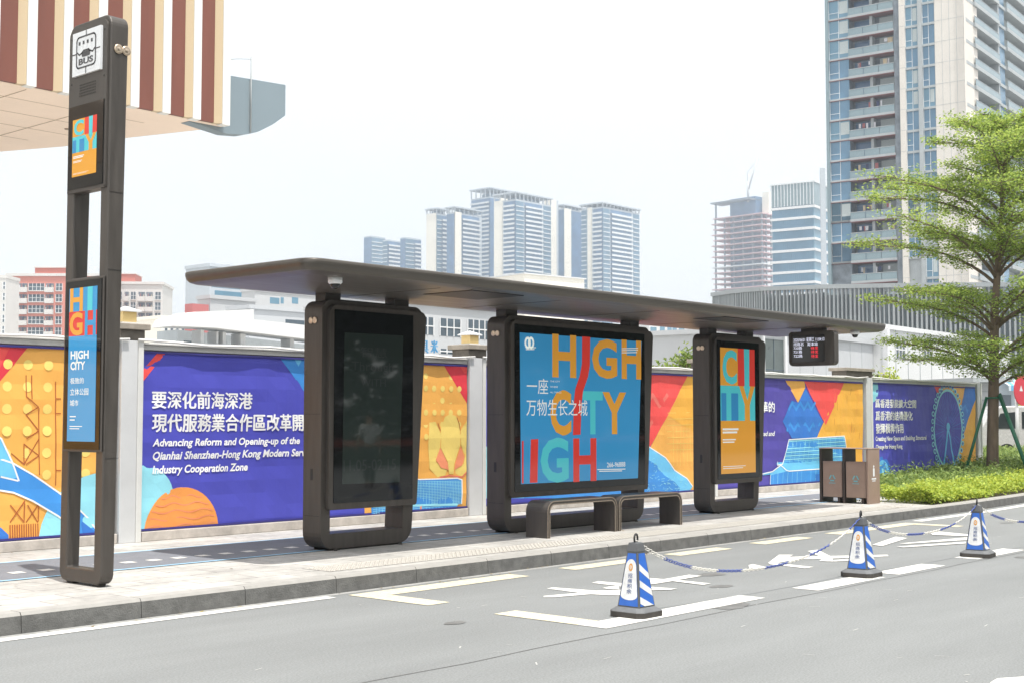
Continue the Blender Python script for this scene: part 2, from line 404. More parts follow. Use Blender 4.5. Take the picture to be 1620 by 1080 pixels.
P = [(-10, 5.93)] + [(x * .7, 5.93 + .02 * math.sin(x * 1.9) + random.uniform(-.008, .008)) for x in range(-13, 40)]; f.line(P, .012, SEAM, 0, pix=False)
for k in range(150):
    x, y = random.uniform(2, 22), random.uniform(2.2, 8.6)
    if y > x * 1.6: continue
    l_ = random.uniform(.01, .1); a_ = random.gauss(0, .7); f.line([(x, y), (x + l_ * math.cos(a_), y + l_ * math.sin(a_))], random.uniform(.004, .012), SCUF, .3, pix=False)
for k in range(9):
    x, y, r_ = random.uniform(5, 20), random.uniform(3.2, 8.4), random.uniform(.05, .2); f.uv([(x + r_ * 1.6 * math.cos(t * .4488) * random.uniform(.8, 1.15), y + r_ * math.sin(t * .4488) * random.uniform(.8, 1.15)) for t in range(14)], OIL, .15 + .13 * k)
for k in range(2):
    x, y = random.uniform(6, 15), random.uniform(3.5, 8); P = [(x, y)]
    for j in range(9): P.append((P[-1][0] + random.uniform(.08, .3), P[-1][1] + random.uniform(-.1, .1)))
    f.line(P, .005, SEAM, 1.4 + .02 * k, pix=False)
setp(b.build('road_wear'), kind='structure')
# ---------------------------------------------------------------- printed-art colours
def pr(name, r, g, b_, k=.8, **kw): return mat(name, S(r, g, b_, k), kw.pop('rough', .55), vary=kw.pop('vary', .05), scale=3, **kw)
def lcd(name, r, g, b_): return mat('screen_' + name, S(r, g, b_, .8), .05, emit=.3, spec=.5)
SB, SO, SR, ST, SW, SD = lcd('blue', 62, 148, 200), lcd('orange', 222, 158, 62), lcd('red', 216, 66, 58), lcd('turquoise', 84, 196, 204), lcd('white', 232, 236, 232), lcd('deep_blue', 58, 138, 190)
OFFS = mat('switched_off_screen', (.026, .036, .033), .03, spec=.6); OFFT = mat('faded_screen_print', (.042, .05, .05), .05)
def badge(b, c, ax, r=.034):
    for d in (-r * .9, r * .9):
        p = (c[0] + d, c[1], c[2]) if ax == 'y' else (c[0], c[1] + d, c[2]); sg = -1
        b.lathe(p, [(r, 0), (r, sg * .008), (r * .8, sg * .012), (r * .55, sg * .008), (r * .3, sg * .012)], CHROME, 20, axis=ax)
def art_city(F, rc, l=1):
    """the CI / TY poster in a rectangle rc = (u0, vtop, u1, vbottom)"""
    u0, v1, u1, v0 = rc; W, H = u1 - u0, v1 - v0
    q = lambda a, c: (u0 + a * W, v1 - c * H)
    bx = lambda a, c, d, e, m, ll: F.uv([q(a, c), q(d, c), q(d, e), q(a, e)], m, ll)
    bx(0, 0, .5, .3, SO, l); bx(.5, 0, 1, .3, SR, l); bx(0, .3, 1, .58, ST, l); bx(0, .58, 1, 1, SO, l)
    F.text('C', (*q(.06, .015), *q(.47, .29)), ST, l + 1, .035, pix=False)
    F.uv([q(.68, 0), q(.84, 0), q(.83, .3), q(.76, .345), q(.69, .3)], ST, l + 1)
    F.uv([q(.53, .3), q(.66, .3), q(.77, .415), q(.86, .3), q(.99, .3), q(.84, .45), q(.84, .58), q(.69, .58), q(.69, .45)], SO, l + 1)
    bx(.02, .36, .16, .58, SD, l + 1); bx(.3, .36, .5, .58, SD, l + 1)
    for k, (c, e) in enumerate(((.64, .655), (.665, .68), (.725, .735), (.745, .755))): bx(.05, c, .5 - .04 * k, e, SW, l + 1)
    bx(.05, .94, .7, .945, SW, l + 1); bx(.05, .955, .62, .96, SW, l + 1)
# ---------------------------------------------------------------- bus stop sign post
sg = thing('bus_stop_sign', 'tall brown metal bus stop post with BUS plate and two screens, standing by the kerb', 'bus stop sign', (6.2, 10.28, PZ))
def sw(x, y, z):                                   # the post thickens towards its top
    t = (z - PZ) / 4.8; return (6.14 + (x - 6.14) * (1 + .42 * t), y, z)
b = MB(); y0, y1, ZT = 9.96, 10.62, 4.99
out = [(-u, v) for u, v in rrect(-y1, PZ + .02, -y0, ZT, (.09, .09, .1, .1), 6)]
inn = [(10.08, .29), (10.50, .29), (10.50, 4.93), (10.08, 4.93)]
x0, x1 = 6.155, 6.275
def ringprism(b, outer, inner, f0, f1, m):
    """ring between an outer outline and an inner rectangle, swept from f0 to f1 (functions of the 2D point)"""
    n = len(outer); ix0, ix1 = min(p[0] for p in inner), max(p[0] for p in inner); iz0, iz1 = min(p[1] for p in inner), max(p[1] for p in inner)
    cl = [(min(max(p[0], ix0), ix1), min(max(p[1], iz0), iz1)) for p in outer]
    for i in range(n):
        j = (i + 1) % n; o0, o1, c0, c1 = outer[i], outer[j], cl[i], cl[j]
        for g, fl in ((f0, 0), (f1, 1)):
            P = [g(o0), g(o1), g(c1), g(c0)] if c0 != c1 else [g(o0), g(o1), g(c1)]
            b.face(P, m)
        b.face([f0(o0), f1(o0), f1(o1), f0(o1)], m)
        if c0 != c1: b.face([f0(c0), f0(c1), f1(c1), f1(c0)], m)
# the clamped inner rectangle needs outline points at its corners too
def dens(P, xs, zs_):
    o = []
    for i in range(len(P)):
        a, c = P[i], P[(i + 1) % len(P)]; o.append(a); ts = []
        for v in xs:
            if abs(c[0] - a[0]) > 1e-9:
                t = (v - a[0]) / (c[0] - a[0])
                if 1e-6 < t < 1 - 1e-6: ts.append(t)
        for v in zs_:
            if abs(c[1] - a[1]) > 1e-9:
                t = (v - a[1]) / (c[1] - a[1])
                if 1e-6 < t < 1 - 1e-6: ts.append(t)
        for t in sorted(ts): o.append((a[0] + (c[0] - a[0]) * t, a[1] + (c[1] - a[1]) * t))
    return o
od = dens(out, (10.08, 10.50), (.29, 4.93))
ringprism(b, od, inn, lambda p: (x0, p[0], p[1]), lambda p: (x1, p[0], p[1]), BRONZE)
b.box((6.18, 10.03, PZ), (6.25, 10.14, PZ + .03), DARKM); b.box((6.18, 10.44, PZ), (6.25, 10.55, PZ + .03), DARKM)
b.warp(sw); b.build('post_frame', sg, bevel=.012, seg=2, weld=True)
b = MB(); pl = [(-u, v) for u, v in rrect(-10.585, 3.5, -9.985, 4.95, (.01, .01, .075, .075), 5)]
b.prism([(6.142, p[0], p[1]) for p in pl], (.1, 0, 0), BRONZE); b.build('head_panel', sg, bevel=.006, weld=True)
b = MB(); F = Flat('x', 6.142, .003, mb=b)
b.box((6.12, 10.055, 4.515), (6.1425, 10.50, 4.895), WHITEP)
F.val = 6.12
PLG = mat('sign_ink', (.06, .06, .065), .5)
def fr(F, x0, y0, x1, y1, r, wd, m, l):            # outlined rounded frame
    P = rrect(x0, y0, x1, y1, r, 5); F.line(P, wd, m, l, close=True, pix=False)
fr(F, -10.43, 4.575, -10.13, 4.845, .04, .014, PLG, 1)
for a, c in (((-10.28, 4.85), (-10.28, 4.89)), ((-10.28, 4.52), (-10.28, 4.57)), ((-10.495, 4.705), (-10.435, 4.705)), ((-10.125, 4.705), (-10.06, 4.705))): F.line([a, c], .01, PLG, 1, pix=False)
for k in range(4): F.uv(rrect(-10.4 + k * .065, 4.775, -10.372 + k * .065, 4.805, .002, 1), PLG, 1)
F.line([(-10.42, 4.715), (-10.385, 4.69), (-10.35, 4.7), (-10.32, 4.72), (-10.24, 4.72), (-10.21, 4.7), (-10.175, 4.69), (-10.14, 4.715)], .014, PLG, 1, pix=False)
F.uv(rrect(-10.345, 4.665, -10.215, 4.712, .015, 3), PLG, 1)
F.text('BUS', (-10.395, 4.655, -10.165, 4.6), PLG, 1, .03, pix=False)
b.build('bus_plate', sg)
b = MB()
for r_ in range(5):
    for c_ in range(11): b.box((6.1395, 10.16 + c_ * .024, 4.33 + r_ * .024), (6.1425, 10.174 + c_ * .024, 4.342 + r_ * .024), DARKM)
b.build('speaker_grille', sg)
b = MB(); b.box((6.134, 10.015, 3.53), (6.1415, 10.565, 4.255), BLACKG); F = Flat('x', 6.134, .002, mb=b)
art_city(F, (-10.495, 4.135, -10.11, 3.635), 1); b.build('upper_screen', sg)
b = MB(); b.box((6.15, 10.085, 1.27), (6.26, 10.495, 2.755), BRONZE)
b.box((6.135, 9.965, 1.275), (6.149, 10.565, 2.745), BRONZE); b.build('screen_housing', sg, bevel=.006, weld=True)
b = MB(); b.box((6.128, 9.985, 1.295), (6.1345, 10.545, 2.725), BLACKG); F = Flat('x', 6.128, .002, mb=b)
u0, u1, v1, v0 = -10.485, -10.045, 2.665, 1.36; q = lambda a, c: (u0 + a * (u1 - u0), v1 - c * (v1 - v0))
bx = lambda a, c, d, e, m, l: F.uv([q(a, c), q(d, c), q(d, e), q(a, e)], m, l)
bx(0, 0, 1, .155, SB, 1); bx(0, .155, 1, .315, SR, 1); bx(0, .315, 1, 1, SB, 1); bx(.66, 0, .84, .155, ST, 2)
F.text('H', (*q(.03, 0), *q(.5, .155)), SO, 2, .035, pix=False); F.text('G', (*q(.03, .16), *q(.5, .312)), SO, 2, .035, pix=False); F.text('H', (*q(.58, .155), *q(.97, .315)), SB, 2, .035, pix=False)
F.text('HIGH', (*q(.09, .41), *q(.74, .465)), SW, 2, .03, pix=False); F.line([q(.33, .455), q(.32, .485), q(.26, .5)], .02, SW, 2, pix=False)
F.text('CITY', (*q(.09, .48), *q(.62, .535)), SW, 2, .03, pix=False)
F.text('极致的', (*q(.1, .585), *q(.58, .625)), SW, 2, .008, pix=False); F.text('立体公园', (*q(.1, .655), *q(.75, .7)), SW, 2, .008, pix=False); F.text('城市', (*q(.1, .73), *q(.4, .77)), SW, 2, .008, pix=False)
bx(.1, .835, .32, .842, SW, 2); bx(.1, .857, .28, .864, SW, 2); bx(.1, .9, .55, .905, SW, 2); bx(.1, .915, .45, .92, SW, 2)
b.build('lower_screen', sg)
b = MB(); badge(b, (6.27, 9.959, 4.69), 'y', .042); b.build('badge', sg)
for yy, zz in ((10.03, 4.86), (10.545, 4.86), (10.03, 4.46), (10.545, 4.46), (9.998, 3.515), (10.572, 3.515)):
    b = MB(); b.lathe((6.1425, yy, zz), [(.011, 0), (.01, -.004), (.004, -.005)], DARKM, 10, axis='x'); b.build('screw', sg)
for zz in (1.22, 2.8, 3.46): b = MB(); b.box((6.17, 9.957, zz), (6.3, 9.9595, zz + .005), DARKM); b.build('seam', sg)
# ---------------------------------------------------------------- bus shelter
ZU, ZR = 2.9, 3.03
sh = thing('bus_shelter', 'long brown metal bus shelter with flat roof on three screen columns', 'bus shelter', (13.7, 11.0, PZ))
b = MB(); PROF = [(0, .03), (.012, .012), (.035, 0), (.035, 0)]
RX0, RX1, RY0, RY1 = 7.93, 19.72, 9.45, 11.5
def loop(ins, rad, z, n=8): return [(p[0], p[1], z) for p in rrect(RX0 + ins, RY0 + ins, RX1 - ins, RY1 - ins, rad, n)]
rings = [loop(.22, .1, ZU), loop(.09, .12, ZU + .005), loop(.04, .14, ZU + .022), loop(.012, .16, ZU + .05), loop(0, .17, ZU + .085), loop(0, .17, ZU + .118), loop(.006, .165, ZR - .006), loop(.02, .16, ZR)]
n = len(rings[0]); V = [p for r_ in rings for p in r_]
Fc = [(i * n + q_, i * n + (q_ + 1) % n, (i + 1) * n + (q_ + 1) % n, (i + 1) * n + q_) for i in range(len(rings) - 1) for q_ in range(n)]
b.mesh(V, Fc[:2 * n], BRONZE2, True); b.mesh(V, Fc[2 * n:], BRONZE3, True); b.mesh(rings[0], [tuple(reversed(range(n)))], BRONZE2); b.mesh(rings[-1], [tuple(range(n))], BRONZE2)
for k in range(1, 6): x = RX0 + k * (RX1 - RX0) / 6; b.box((x - .004, RY0 + .25, ZU - .0025), (x + .004, RY1 - .25, ZU + .002), DARKM)
b.build('roof', sh)
for P in ([(10.31, 10.18), (10.28, 9.62), (10.97, 9.62), (11.12, 10.32)], [(15.2, 10.1), (15.6, 9.6), (16.3, 9.62), (16.1, 10.1)]):
    b = MB(); xs = [p[0] for p in P]; ys = [p[1] for p in P]
    b.box((min(xs), min(ys), ZU - .006), (max(xs), max(ys), ZU + .01), BLACKP)  # flat black plate, the dark of a roof recess put in as colour
    b.box((min(xs) - .012, min(ys) - .012, ZU - .004), (min(xs) - .001, max(ys) + .012, ZU + .01), DARKM)
    b.build('roof_dark_panel', sh)
SL = .068
def column(xl, xr, art, lab):
    """free-standing screen column: closed loop foot, screen housing in front, stubs to the roof"""
    wp = lambda x, y, z: (x + (x - xl) / (xr - xl) * SL * (z - .4), y, z)
    col = setp(thing('screen_column', None, None, (0, 0, 0)), lab); col.parent = sh; col.location = (-13.7 + (xl + xr) / 2, 0, 0)
    b = MB(); o = rrect(xl, PZ + .02, xr, 2.82, (.17, .17, .12, .12), 7); I = (xl + .13, .33, xr - .15, 2.72)
    ringprism(b, dens(o, (I[0], I[2]), (I[1], I[3])), [(I[0], I[1]), (I[2], I[3])], lambda p: (p[0], 10.93, p[1]), lambda p: (p[0], 11.22, p[1]), BRONZE)
    b.warp(wp); b.build('column_frame', col, bevel=.02, seg=3, weld=True)
    b = MB(); b.box((xl + .14, 10.96, PZ), (xl + .3, 11.19, PZ + .04), DARKM); b.box((xr - .3, 10.96, PZ), (xr - .14, 11.19, PZ + .04), DARKM)
    b.box((xl + .14, 10.95, PZ + .005), (xr - .14, 11.2, PZ + .03), DARKM); b.build('foot', col)
    for a in (xl + .2, xr - .2):
        for yy in (10.915, 11.235): f_ = MB(); f_.lathe((a, yy, PZ), [(.022, 0), (.022, .014), (.012, .022)], DARKM, 6); f_.build('anchor_bolt', col)
    b = MB()
    for zz in (.52, 1.6): f_ = MB(); f_.box((xl - .002, 10.95, zz), (xl + .004, 11.2, zz + .005), BLACKP); f_.build('seam', col)
    b.box((xl - .002, 11.06, .9), (xl + .004, 11.1, 1.02), BLACKP); b.build('service_hatch', col)
    b = MB(); pts = rrect(xl + .06, .585, xr + .005, 2.765, (.035, .035, .09, .09), 5)
    b.prism([(p[0], 10.875, p[1]) for p in pts], (0, .3, 0), BRONZE); b.warp(wp); b.build('screen_housing', col, bevel=.016, seg=3, weld=True)
    b = MB(); b.prism([(p[0], 10.868, p[1]) for p in rrect(xl + .125, .655, xr - .055, 2.715, .008, 2)], (0, .02, 0), BLACKG)
    F = Flat('y', 10.868, .002, mb=b); art(F); b.build('screen', col)
    b = MB(); badge(b, (xl - .001, 11.075, 2.6), 'x', .036); b.build('badge', col)
    b = MB()
    for a in (xl + .1, xr - .22): b.box((a, 11.0, 2.815), (a + .22, 11.16, ZU + .003), DARKM)
    b.box((xl + .33, 11.05, 2.83), (xr - .24, 11.09, 2.845), DARKM); b.build('roof_stub', col)
    return col
def art1(F):
    F.pp([(545, 526), (638, 531), (632, 762), (541, 765)], OFFS, 1)
    F.text('智慧', (570, 548, 612, 566), OFFT, 2, 0); F.text('Through', (556, 571, 622, 592), OFFT, 2, .0); F.text('WITH', (570, 598, 610, 611), OFFT, 2, .0)
    F.text('11.05-02.15', (543, 727, 626, 742), OFFT, 2, .005)
def art2(F):
    o = lambda a, c: (740 + a / 3.375, 480 + c / 3.375)
    F.pp([(822, 526), (1015, 540), (1009, 755.5), (824, 765)], SB, 1)
    bb = lambda a, c, d, e: (*o(a, c), *o(d, e))
    F.rect = (12.52, .76, 15.03, 2.62)
    F.text('H', bb(450, 162, 578, 396), SO, 2, .035); F.text('G', bb(662, 185, 797, 402), SO, 2, .035); F.text('H', bb(820, 192, 925, 404), SO, 2, .035)
    F.text('C', bb(440, 458, 552, 702), SO, 2, .035); F.text('T', bb(612, 465, 720, 695), ST, 2, .035); F.text('Y', bb(718, 470, 845, 694), SO, 2, .035)
    L, Rr = [(609, 172), (608, 320), (596, 385), (572, 455), (565, 520), (560, 700)], [(652, 176), (650, 330), (640, 390), (614, 465), (606, 530), (600, 697)]
    F.pp([o(*p) for p in L] + [o(*p) for p in reversed(Rr)], SR, 3)
    F.pp([o(283, 732), o(297, 731), o(297, 961), o(283, 962)], SR, 2); F.pp([o(336, 723), o(375, 721), o(371, 955), o(330, 958)], SR, 2)
    F.text('G', bb(387, 715, 538, 950), ST, 2, .035); F.text('H', bb(562, 718, 686, 944), SR, 2, .035)
    F.text('一座', bb(312, 396, 426, 482), SW, 5, 0.0); F.text('万物生长之城', bb(310, 508, 636, 598), SW, 5, 0.0)
    for k, t in enumerate(('THE CITY', 'WHERE', 'ALL THINGS')): F.text(t, bb(437, 409 + k * 29, (490, 478, 496)[k], 419 + k * 29), SW, 5, 0)
    F.text('266-96888', bb(740, 846, 838, 868), SW, 5, .01)
    for a, c, d in ((690, 884, 838), (700, 893, 820), (308, 236, 360), (308, 245, 352), (820, 240, 905), (820, 250, 905), (820, 262, 900)): F.line([o(a, c), o(d, c - .02 * (d - a))], .012, SW, 5)
    for cx in (317, 335):
        c = F.p(*o(cx, 210)); P = [(c[0] + .045 * math.cos(t * .4488), c[1] + .06 * math.sin(t * .4488)) for t in range(14)]; F.line(P, .03, SW, 5, close=True, pix=False)
    F.pp([o(640, 149), o(652, 146), o(658, 148), o(643, 160)], OFFT, 1)
def art3(F):
    a, c = F.p(1139, 549), F.p(1195.5, 746); art_city(F, (a[0], a[1], c[0], c[1]), 1)
column(9.35, 10.70, art1, 'bronze column with a dark switched-off screen, nearest the sign post')
column(12.27, 15.17, art2, 'widest bronze column with a blue HIGH CITY screen')
column(16.83, 18.2, art3, 'bronze column with an orange and turquoise CITY screen')
# hanging things under the roof
def dome(loc, lab):
    t = thing('security_camera', lab, 'security camera', loc, 'dome cameras under the shelter roof')
    b = MB(); b.lathe((0, 0, 0), [(.07, 0), (.07, -.05), (.062, -.055), (.058, -.062)], WHITEP, 24); o = b.build('camera_housing'); o.parent = t
    b = MB(); b.lathe((0, 0, 0), [(.05, -.055), (.047, -.075), (.036, -.096), (.018, -.108)], BLACKG, 20); o = b.build('camera_dome'); o.parent = t
dome((8.5, 9.75, ZU + .001), 'white dome camera hanging below the near roof corner of the shelter')
dome((18.95, 9.65, ZU + .001), 'dome camera hanging at the far roof end beyond the arrivals display')
ad = thing('arrivals_display', 'dark hanging display with white and red bus times under the shelter roof', 'arrivals display', (18.05, 9.9, 2.85))
b = MB(); P = [(-u, v) for u, v in rrect(-10.26, 2.345, -9.5, 2.855, (.07, .07, .06, .05), 6)]
b.prism([(18.0, p[0], p[1]) for p in P], (.13, 0, 0), BRONZE); b.build('display_case', ad, bevel=.02, seg=3, weld=True)
b = MB(); b.box((18.02, 9.68, 2.85), (18.11, 10.06, ZU + .002), DARKM); b.build('bracket', ad)
b = MB(); b.prism([(17.992, p[0], p[1]) for p in [(-u, v) for u, v in rrect(-10.2, 2.4, -9.66, 2.8, .02, 3)]], (.012, 0, 0), mat('display_glass', (.03, .028, .026), .15)); F = Flat('x', 17.992, .002, mb=b)
LW = mat('led_white', (.8, .82, 1), .4, emit=.6); LR = mat('led_red', (.9, .03, .05), .4, emit=.7)
o = lambda a, c: (1230 + a / 13.5, 510 + c / 13.5)
for t, bxx, m in (('2020/06/01 星期三 11:04:13', (342, 335, 1000, 395), LW), ('线路名', (345, 430, 555, 497), LW), ('距本站', (640, 425, 860, 492), LW), ('720路', (345, 515, 525, 575), LW), ('721路', (345, 595, 527, 655), LW), ('722路', (348, 680, 535, 742), LW),
        ('待发', (712, 510, 870, 575), LR), ('待发', (715, 592, 872, 655), LR), ('待发', (722, 678, 872, 745), LR)):
    F.text(t, (*o(*bxx[:2]), *o(*bxx[2:])), m, 1, 0)
b.build('led_panel', ad)
for xx in (9.9, 10.2): pass
# ---------------------------------------------------------------- benches
def bench(xa, xb, lab):
    t = thing('bench', lab, 'bench', ((xa + xb) / 2, 10.3, PZ), 'arched metal benches at the shelter')
    th = .05; zt = .585
    def arch(i, r): return [(xa + i, PZ)] + [p for p in rrect(xa + i, PZ, xb - i, zt - i, (0, 0, r, r), 7)[2:]] + [(xb - i, PZ)]
    def path(i, r):
        P = [(xb - i, PZ)]
        for k in range(8): a = R(90 * k / 7); P.append((xb - i - r + r * math.cos(a), zt - i - r + r * math.sin(a)))
        for k in range(8): a = R(90 + 90 * k / 7); P.append((xa + i + r + r * math.cos(a), zt - i - r + r * math.sin(a)))
        return P + [(xa + i, PZ)]
    def band(b, i0, i1, ya, yb, m):
        A, B = path(i0, .13 - i0), path(i1, .13 - i1)
        for k in range(len(A) - 1):
            q = [(A[k][0], ya, A[k][1]), (A[k + 1][0], ya, A[k + 1][1]), (B[k + 1][0], ya, B[k + 1][1]), (B[k][0], ya, B[k][1])]; r_ = [(p[0], yb, p[2]) for p in q]
            b.mesh(q + r_, [(0, 1, 2, 3), (7, 6, 5, 4), (0, 4, 5, 1), (3, 2, 6, 7)], m)
    b = MB(); band(b, 0, th, 10.14, 10.47, BRONZE); b.build('bench_shell', t, weld=True)
    TR = mat('lighter_bronze_edge', (.3, .25, .2), .4, metal=.5, vary=.2, scale=30)  # trim strips in a lighter bronze than the shell
    for i0 in (0, th - .012):
        b = MB(); band(b, i0, i0 + .012, 10.134, 10.1395, TR); b.build('edge_trim', t)
bench(12.14, 13.5, 'arched brown metal bench in front of the HIGH CITY screen, nearer the sign post')
bench(13.53, 14.93, 'arched brown metal bench nearer the litter bins, its near leg touching the other bench')
# ---------------------------------------------------------------- litter bins
lb = thing('litter_bin', 'brown twin litter bin with teal recycling symbols beside the hedge', 'litter bin', (20.68, 10.66, PZ))
BIN = mat('brown_bin_paint', S(134, 114, 101, 1.2), .5, vary=.1, scale=5); BIND = mat('dark_bin_brown', S(66, 56, 50, .8), .55, vary=.1); TEAL = mat('teal_print', S(120, 190, 200, .8), .5)
for y in (10.23, 10.66, 11.085):
    b = MB(); b.box((20.48, y, PZ), (20.9, y + .035, 1.05), BIN if y < 10.3 else BIND); o_ = b.build('end_panel' if y != 10.66 else 'divider', lb, bevel=.004, weld=True)  # divider and far panel take a darker brown than the near one
b = MB(); b.box((20.47, 10.225, 1.052), (20.91, 11.125, 1.066), BIN); b.build('top_plate', lb, bevel=.004, weld=True)
for k, (ya, yb) in enumerate(((10.268, 10.655), (10.698, 11.08))):
    b = MB(); b.box((20.515, ya, .24), (20.89, yb, .835), BIND); b.box((20.5, ya + .06, PZ), (20.86, ya + .1, .24), BIND); b.build('bin_body', lb)
    d = MB(); d.box((20.492, ya + .01, .25), (20.513, yb - .02, .845), BIN); dd = d.build('door', lb, bevel=.004, weld=True)
    b = MB(); F = Flat('x', 20.492, .002, mb=b); cy, cz, r = (ya + yb) / 2, .56, .05
    for j in range(3):
        a0, a1 = R(90 + 120 * j + 22), R(90 + 120 * (j + 1) - 22); A = (-cy + r * math.cos(a0), cz + r * math.sin(a0)); B = (-cy + r * math.cos(a1), cz + r * math.sin(a1))
        F.line([A, B], .022, TEAL, 1, pix=False)
    F.uv([(-cy - .06, cz - .085), (-cy + .06, cz - .085), (-cy + .06, cz - .075), (-cy - .06, cz - .075)], TEAL, 1)
    o_ = b.build('recycling_symbol', dd); o_.location = Vector((0, 0, 0)) - wloc(dd) + wloc(dd)
b = MB(); F = Flat('y', 10.23, .002, mb=b); F.uv(rrect(20.65, .6, 20.71, .74, .02, 3), WHITEP, 1); F.disc((20.68, .765), .022, WHITEP, 1, 12)
F.uv([(20.6, .55), (20.76, .55), (20.76, .575), (20.6, .575)], WHITEP, 1); F.uv([(20.62, .52), (20.74, .52), (20.74, .535), (20.62, .535)], WHITEP, 1); b.build('printed_emblem', lb)
# ---------------------------------------------------------------- traffic cones and their chain
RUB = mat('grey_rubber', (.13, .135, .14), .75, vary=.15, scale=12); RUBD = mat('dark_rubber', (.05, .045, .04), .8, vary=.2, scale=20); NECK = mat('grey_neck_plastic', (.1, .105, .11), .6)
CB = mat('cone_blue', S(50, 110, 205, .85), .45, vary=.14); CWt = mat('cone_white', (.7, .71, .71), .45, vary=.14, scale=16); COR = mat('cone_orange', S(235, 165, 70, .8), .5); CTX = mat('cone_blue_lettering', S(62, 90, 150, .8), .5)
def cone0():
    t = thing('traffic_cone', 'x', 'traffic cone', (0, 0, 0), 'blue and white traffic cones joined by a chain')
    b = MB(); c, h = .06, .2
    def oc(h, c, z): return [(h, -h + c, z), (h, h - c, z), (h - c, h, z), (-h + c, h, z), (-h, h - c, z), (-h, -h + c, z), (-h + c, -h, z), (h - c, -h, z)]
    R_ = [oc(.165, .045, 0), oc(.165, .045, .042), oc(.161, .045, .048), oc(.125, .04, .072), oc(.115, .025, .074)]
    for i in range(4):
        m = RUBD if i == 0 else RUB
        for q in range(8): b.mesh([R_[i][q], R_[i][(q + 1) % 8], R_[i + 1][(q + 1) % 8], R_[i + 1][q]], [(0, 1, 2, 3)], m)
    b.mesh(R_[-1], [tuple(range(8))], RUB); b.mesh(R_[0], [tuple(reversed(range(8)))], RUBD); o = b.build('base'); o.parent = t
    b = MB(); hw = lambda z: .106 - (z - .074) * (.106 - .05) / .426
    sq = lambda z, h: [(-h, -h, z), (h, -h, z), (h, h, z), (-h, h, z)]
    Rr = [sq(.074, .106), sq(.5, .05), sq(.505, .054), sq(.57, .042), sq(.575, .026)]
    for i in range(4):
        for q in range(4): b.mesh([Rr[i][q], Rr[i][(q + 1) % 4], Rr[i + 1][(q + 1) % 4], Rr[i + 1][q]], [(0, 1, 2, 3)], NECK)
    b.mesh(Rr[-1], [(0, 1, 2, 3)], NECK); o = b.build('cone_body', bevel=.006, weld=True); o.parent = t
    for face in range(4):                           # 0: -X, 1: -Y, 2: +X, 3: +Y
        F = Flat('x', 0); a = R(-90 * 0)
        def to3(u, v, l, face=face):
            z = .085 + v * .405; k = hw(z) + .0025 + l * .0012; s_ = u * (hw(z) - .012)
            return {0: (-k, -s_, z), 1: (s_, -k, z), 2: (k, s_, z), 3: (-s_, k, z)}[face]
        F.to3 = to3
        if face in (0, 2):
            F.uv([(-1, 0), (1, 0), (1, 1), (-1, 1)], CB, 0)
            P = []
            for i in range(13): aa = R(180 + 180 * i / 12); P.append((.97 * math.cos(aa), .2 + .09 * math.sin(aa)))
            for i in range(13): aa = R(180 * i / 12); P.append((.97 * math.cos(aa), .76 + .13 * math.sin(aa)))
            F.uv(P, CWt, 1); F.disc((0, .735), .36, COR, 2, 20, rv=.075); F.disc((0, .735), .2, CWt, 3, 16, rv=.04)
            F.line([(-.12, .71), (-.06, .76), (0, .715), (.06, .76), (.12, .71)], .02, COR, 4, pix=False)
            for k, ch in enumerate('招商积余'): F.text(ch, (-.32, .62 - k * .1, .32, .535 - k * .1), CTX, 2, .01, pix=False)
        else:
            F.uv([(-1, 0), (1, 0), (1, 1), (-1, 1)], CB, 0); F.rect = (-1, 0, 1, 1)
            for k in range(3): z_ = .06 + k * .31; F.uv([(-1, z_), (1, z_ - .2), (1, z_ - .07), (-1, z_ + .13)], CWt, 1)
        o = F.mb.build('printed_sleeve'); o.parent = t
    b = MB(); b.ring((0, 0, .603), (1, .25, 0), (0, 0, 1), .034, .0085, BLACKP, 16, 8); b.lathe((0, 0, .57), [(.016, 0), (.014, .012)], BLACKP, 10); o = b.build('chain_hook'); o.parent = t
    return t
cone = cone0()
CP = [(8.66, 6.32), (12.28, 6.22), (14.9, 6.12), (18.6, 6.02)]
CL = ['blue and white chained cone on the bay corner, nearest of the row', 'blue and white chained cone in the middle of the row', 'blue and white chained cone in front of the hedge, farthest of those fully seen']
for i in range(3):
    if i == 0: cone.location = (*CP[0], .004); cone['label'] = CL[0]
    else: copy_tree(cone, (*CP[i], .004), CL[i], R((0, 3, 6)[i]))
CHB = mat('blue_chain_plastic', S(82, 102, 178, .8), .45); CHW = mat('white_chain_plastic', (.74, .72, .66), .45)
def chain(a, c, low, lab, nmax=None, ph=0):
    b = MB(); A, C_ = Vector((*a, .585)), Vector((*c, .585)); d = (C_ - A).to_2d().length; N = int(d * 1.06 / .036)
    pts = []
    for i in range(N + 1):
        t = i / N; k = 2.2; ca = (math.cosh(k * (2 * t - 1)) - 1) / (math.cosh(k) - 1); p = A.lerp(C_, t); p.z = low + (.585 - low) * ca; pts.append(p)
    for i in range(nmax or N):
        p, q = pts[i], pts[i + 1]; u = (q - p).normalized(); s_ = u.cross(Vector((0, 0, 1))).normalized(); v = s_.cross(u)
        if i % 2: s_, v = v, s_
        wd = (s_ + v * .6).normalized()
        b.ring((p + q) / 2, u, wd, .013, .0042, CHB if ((i + ph) // 11) % 2 else CHW, 10, 5, su=1.75)
    return setp(b.build('chain'), lab, 'chain', 'plastic chains strung between the cones')
chain(CP[0], CP[1], .225, 'blue and white plastic chain sagging between the nearest cone and the middle cone')
chain(CP[1], CP[2], .34, 'blue and white plastic chain hung from the middle cone to the cone by the hedge', ph=5)
chain(CP[2], CP[3], .3, 'blue and white plastic chain running from the cone by the hedge out of the picture')
b = MB()
for p in ((CP[0], 1), (CP[1], 1)):
    pass
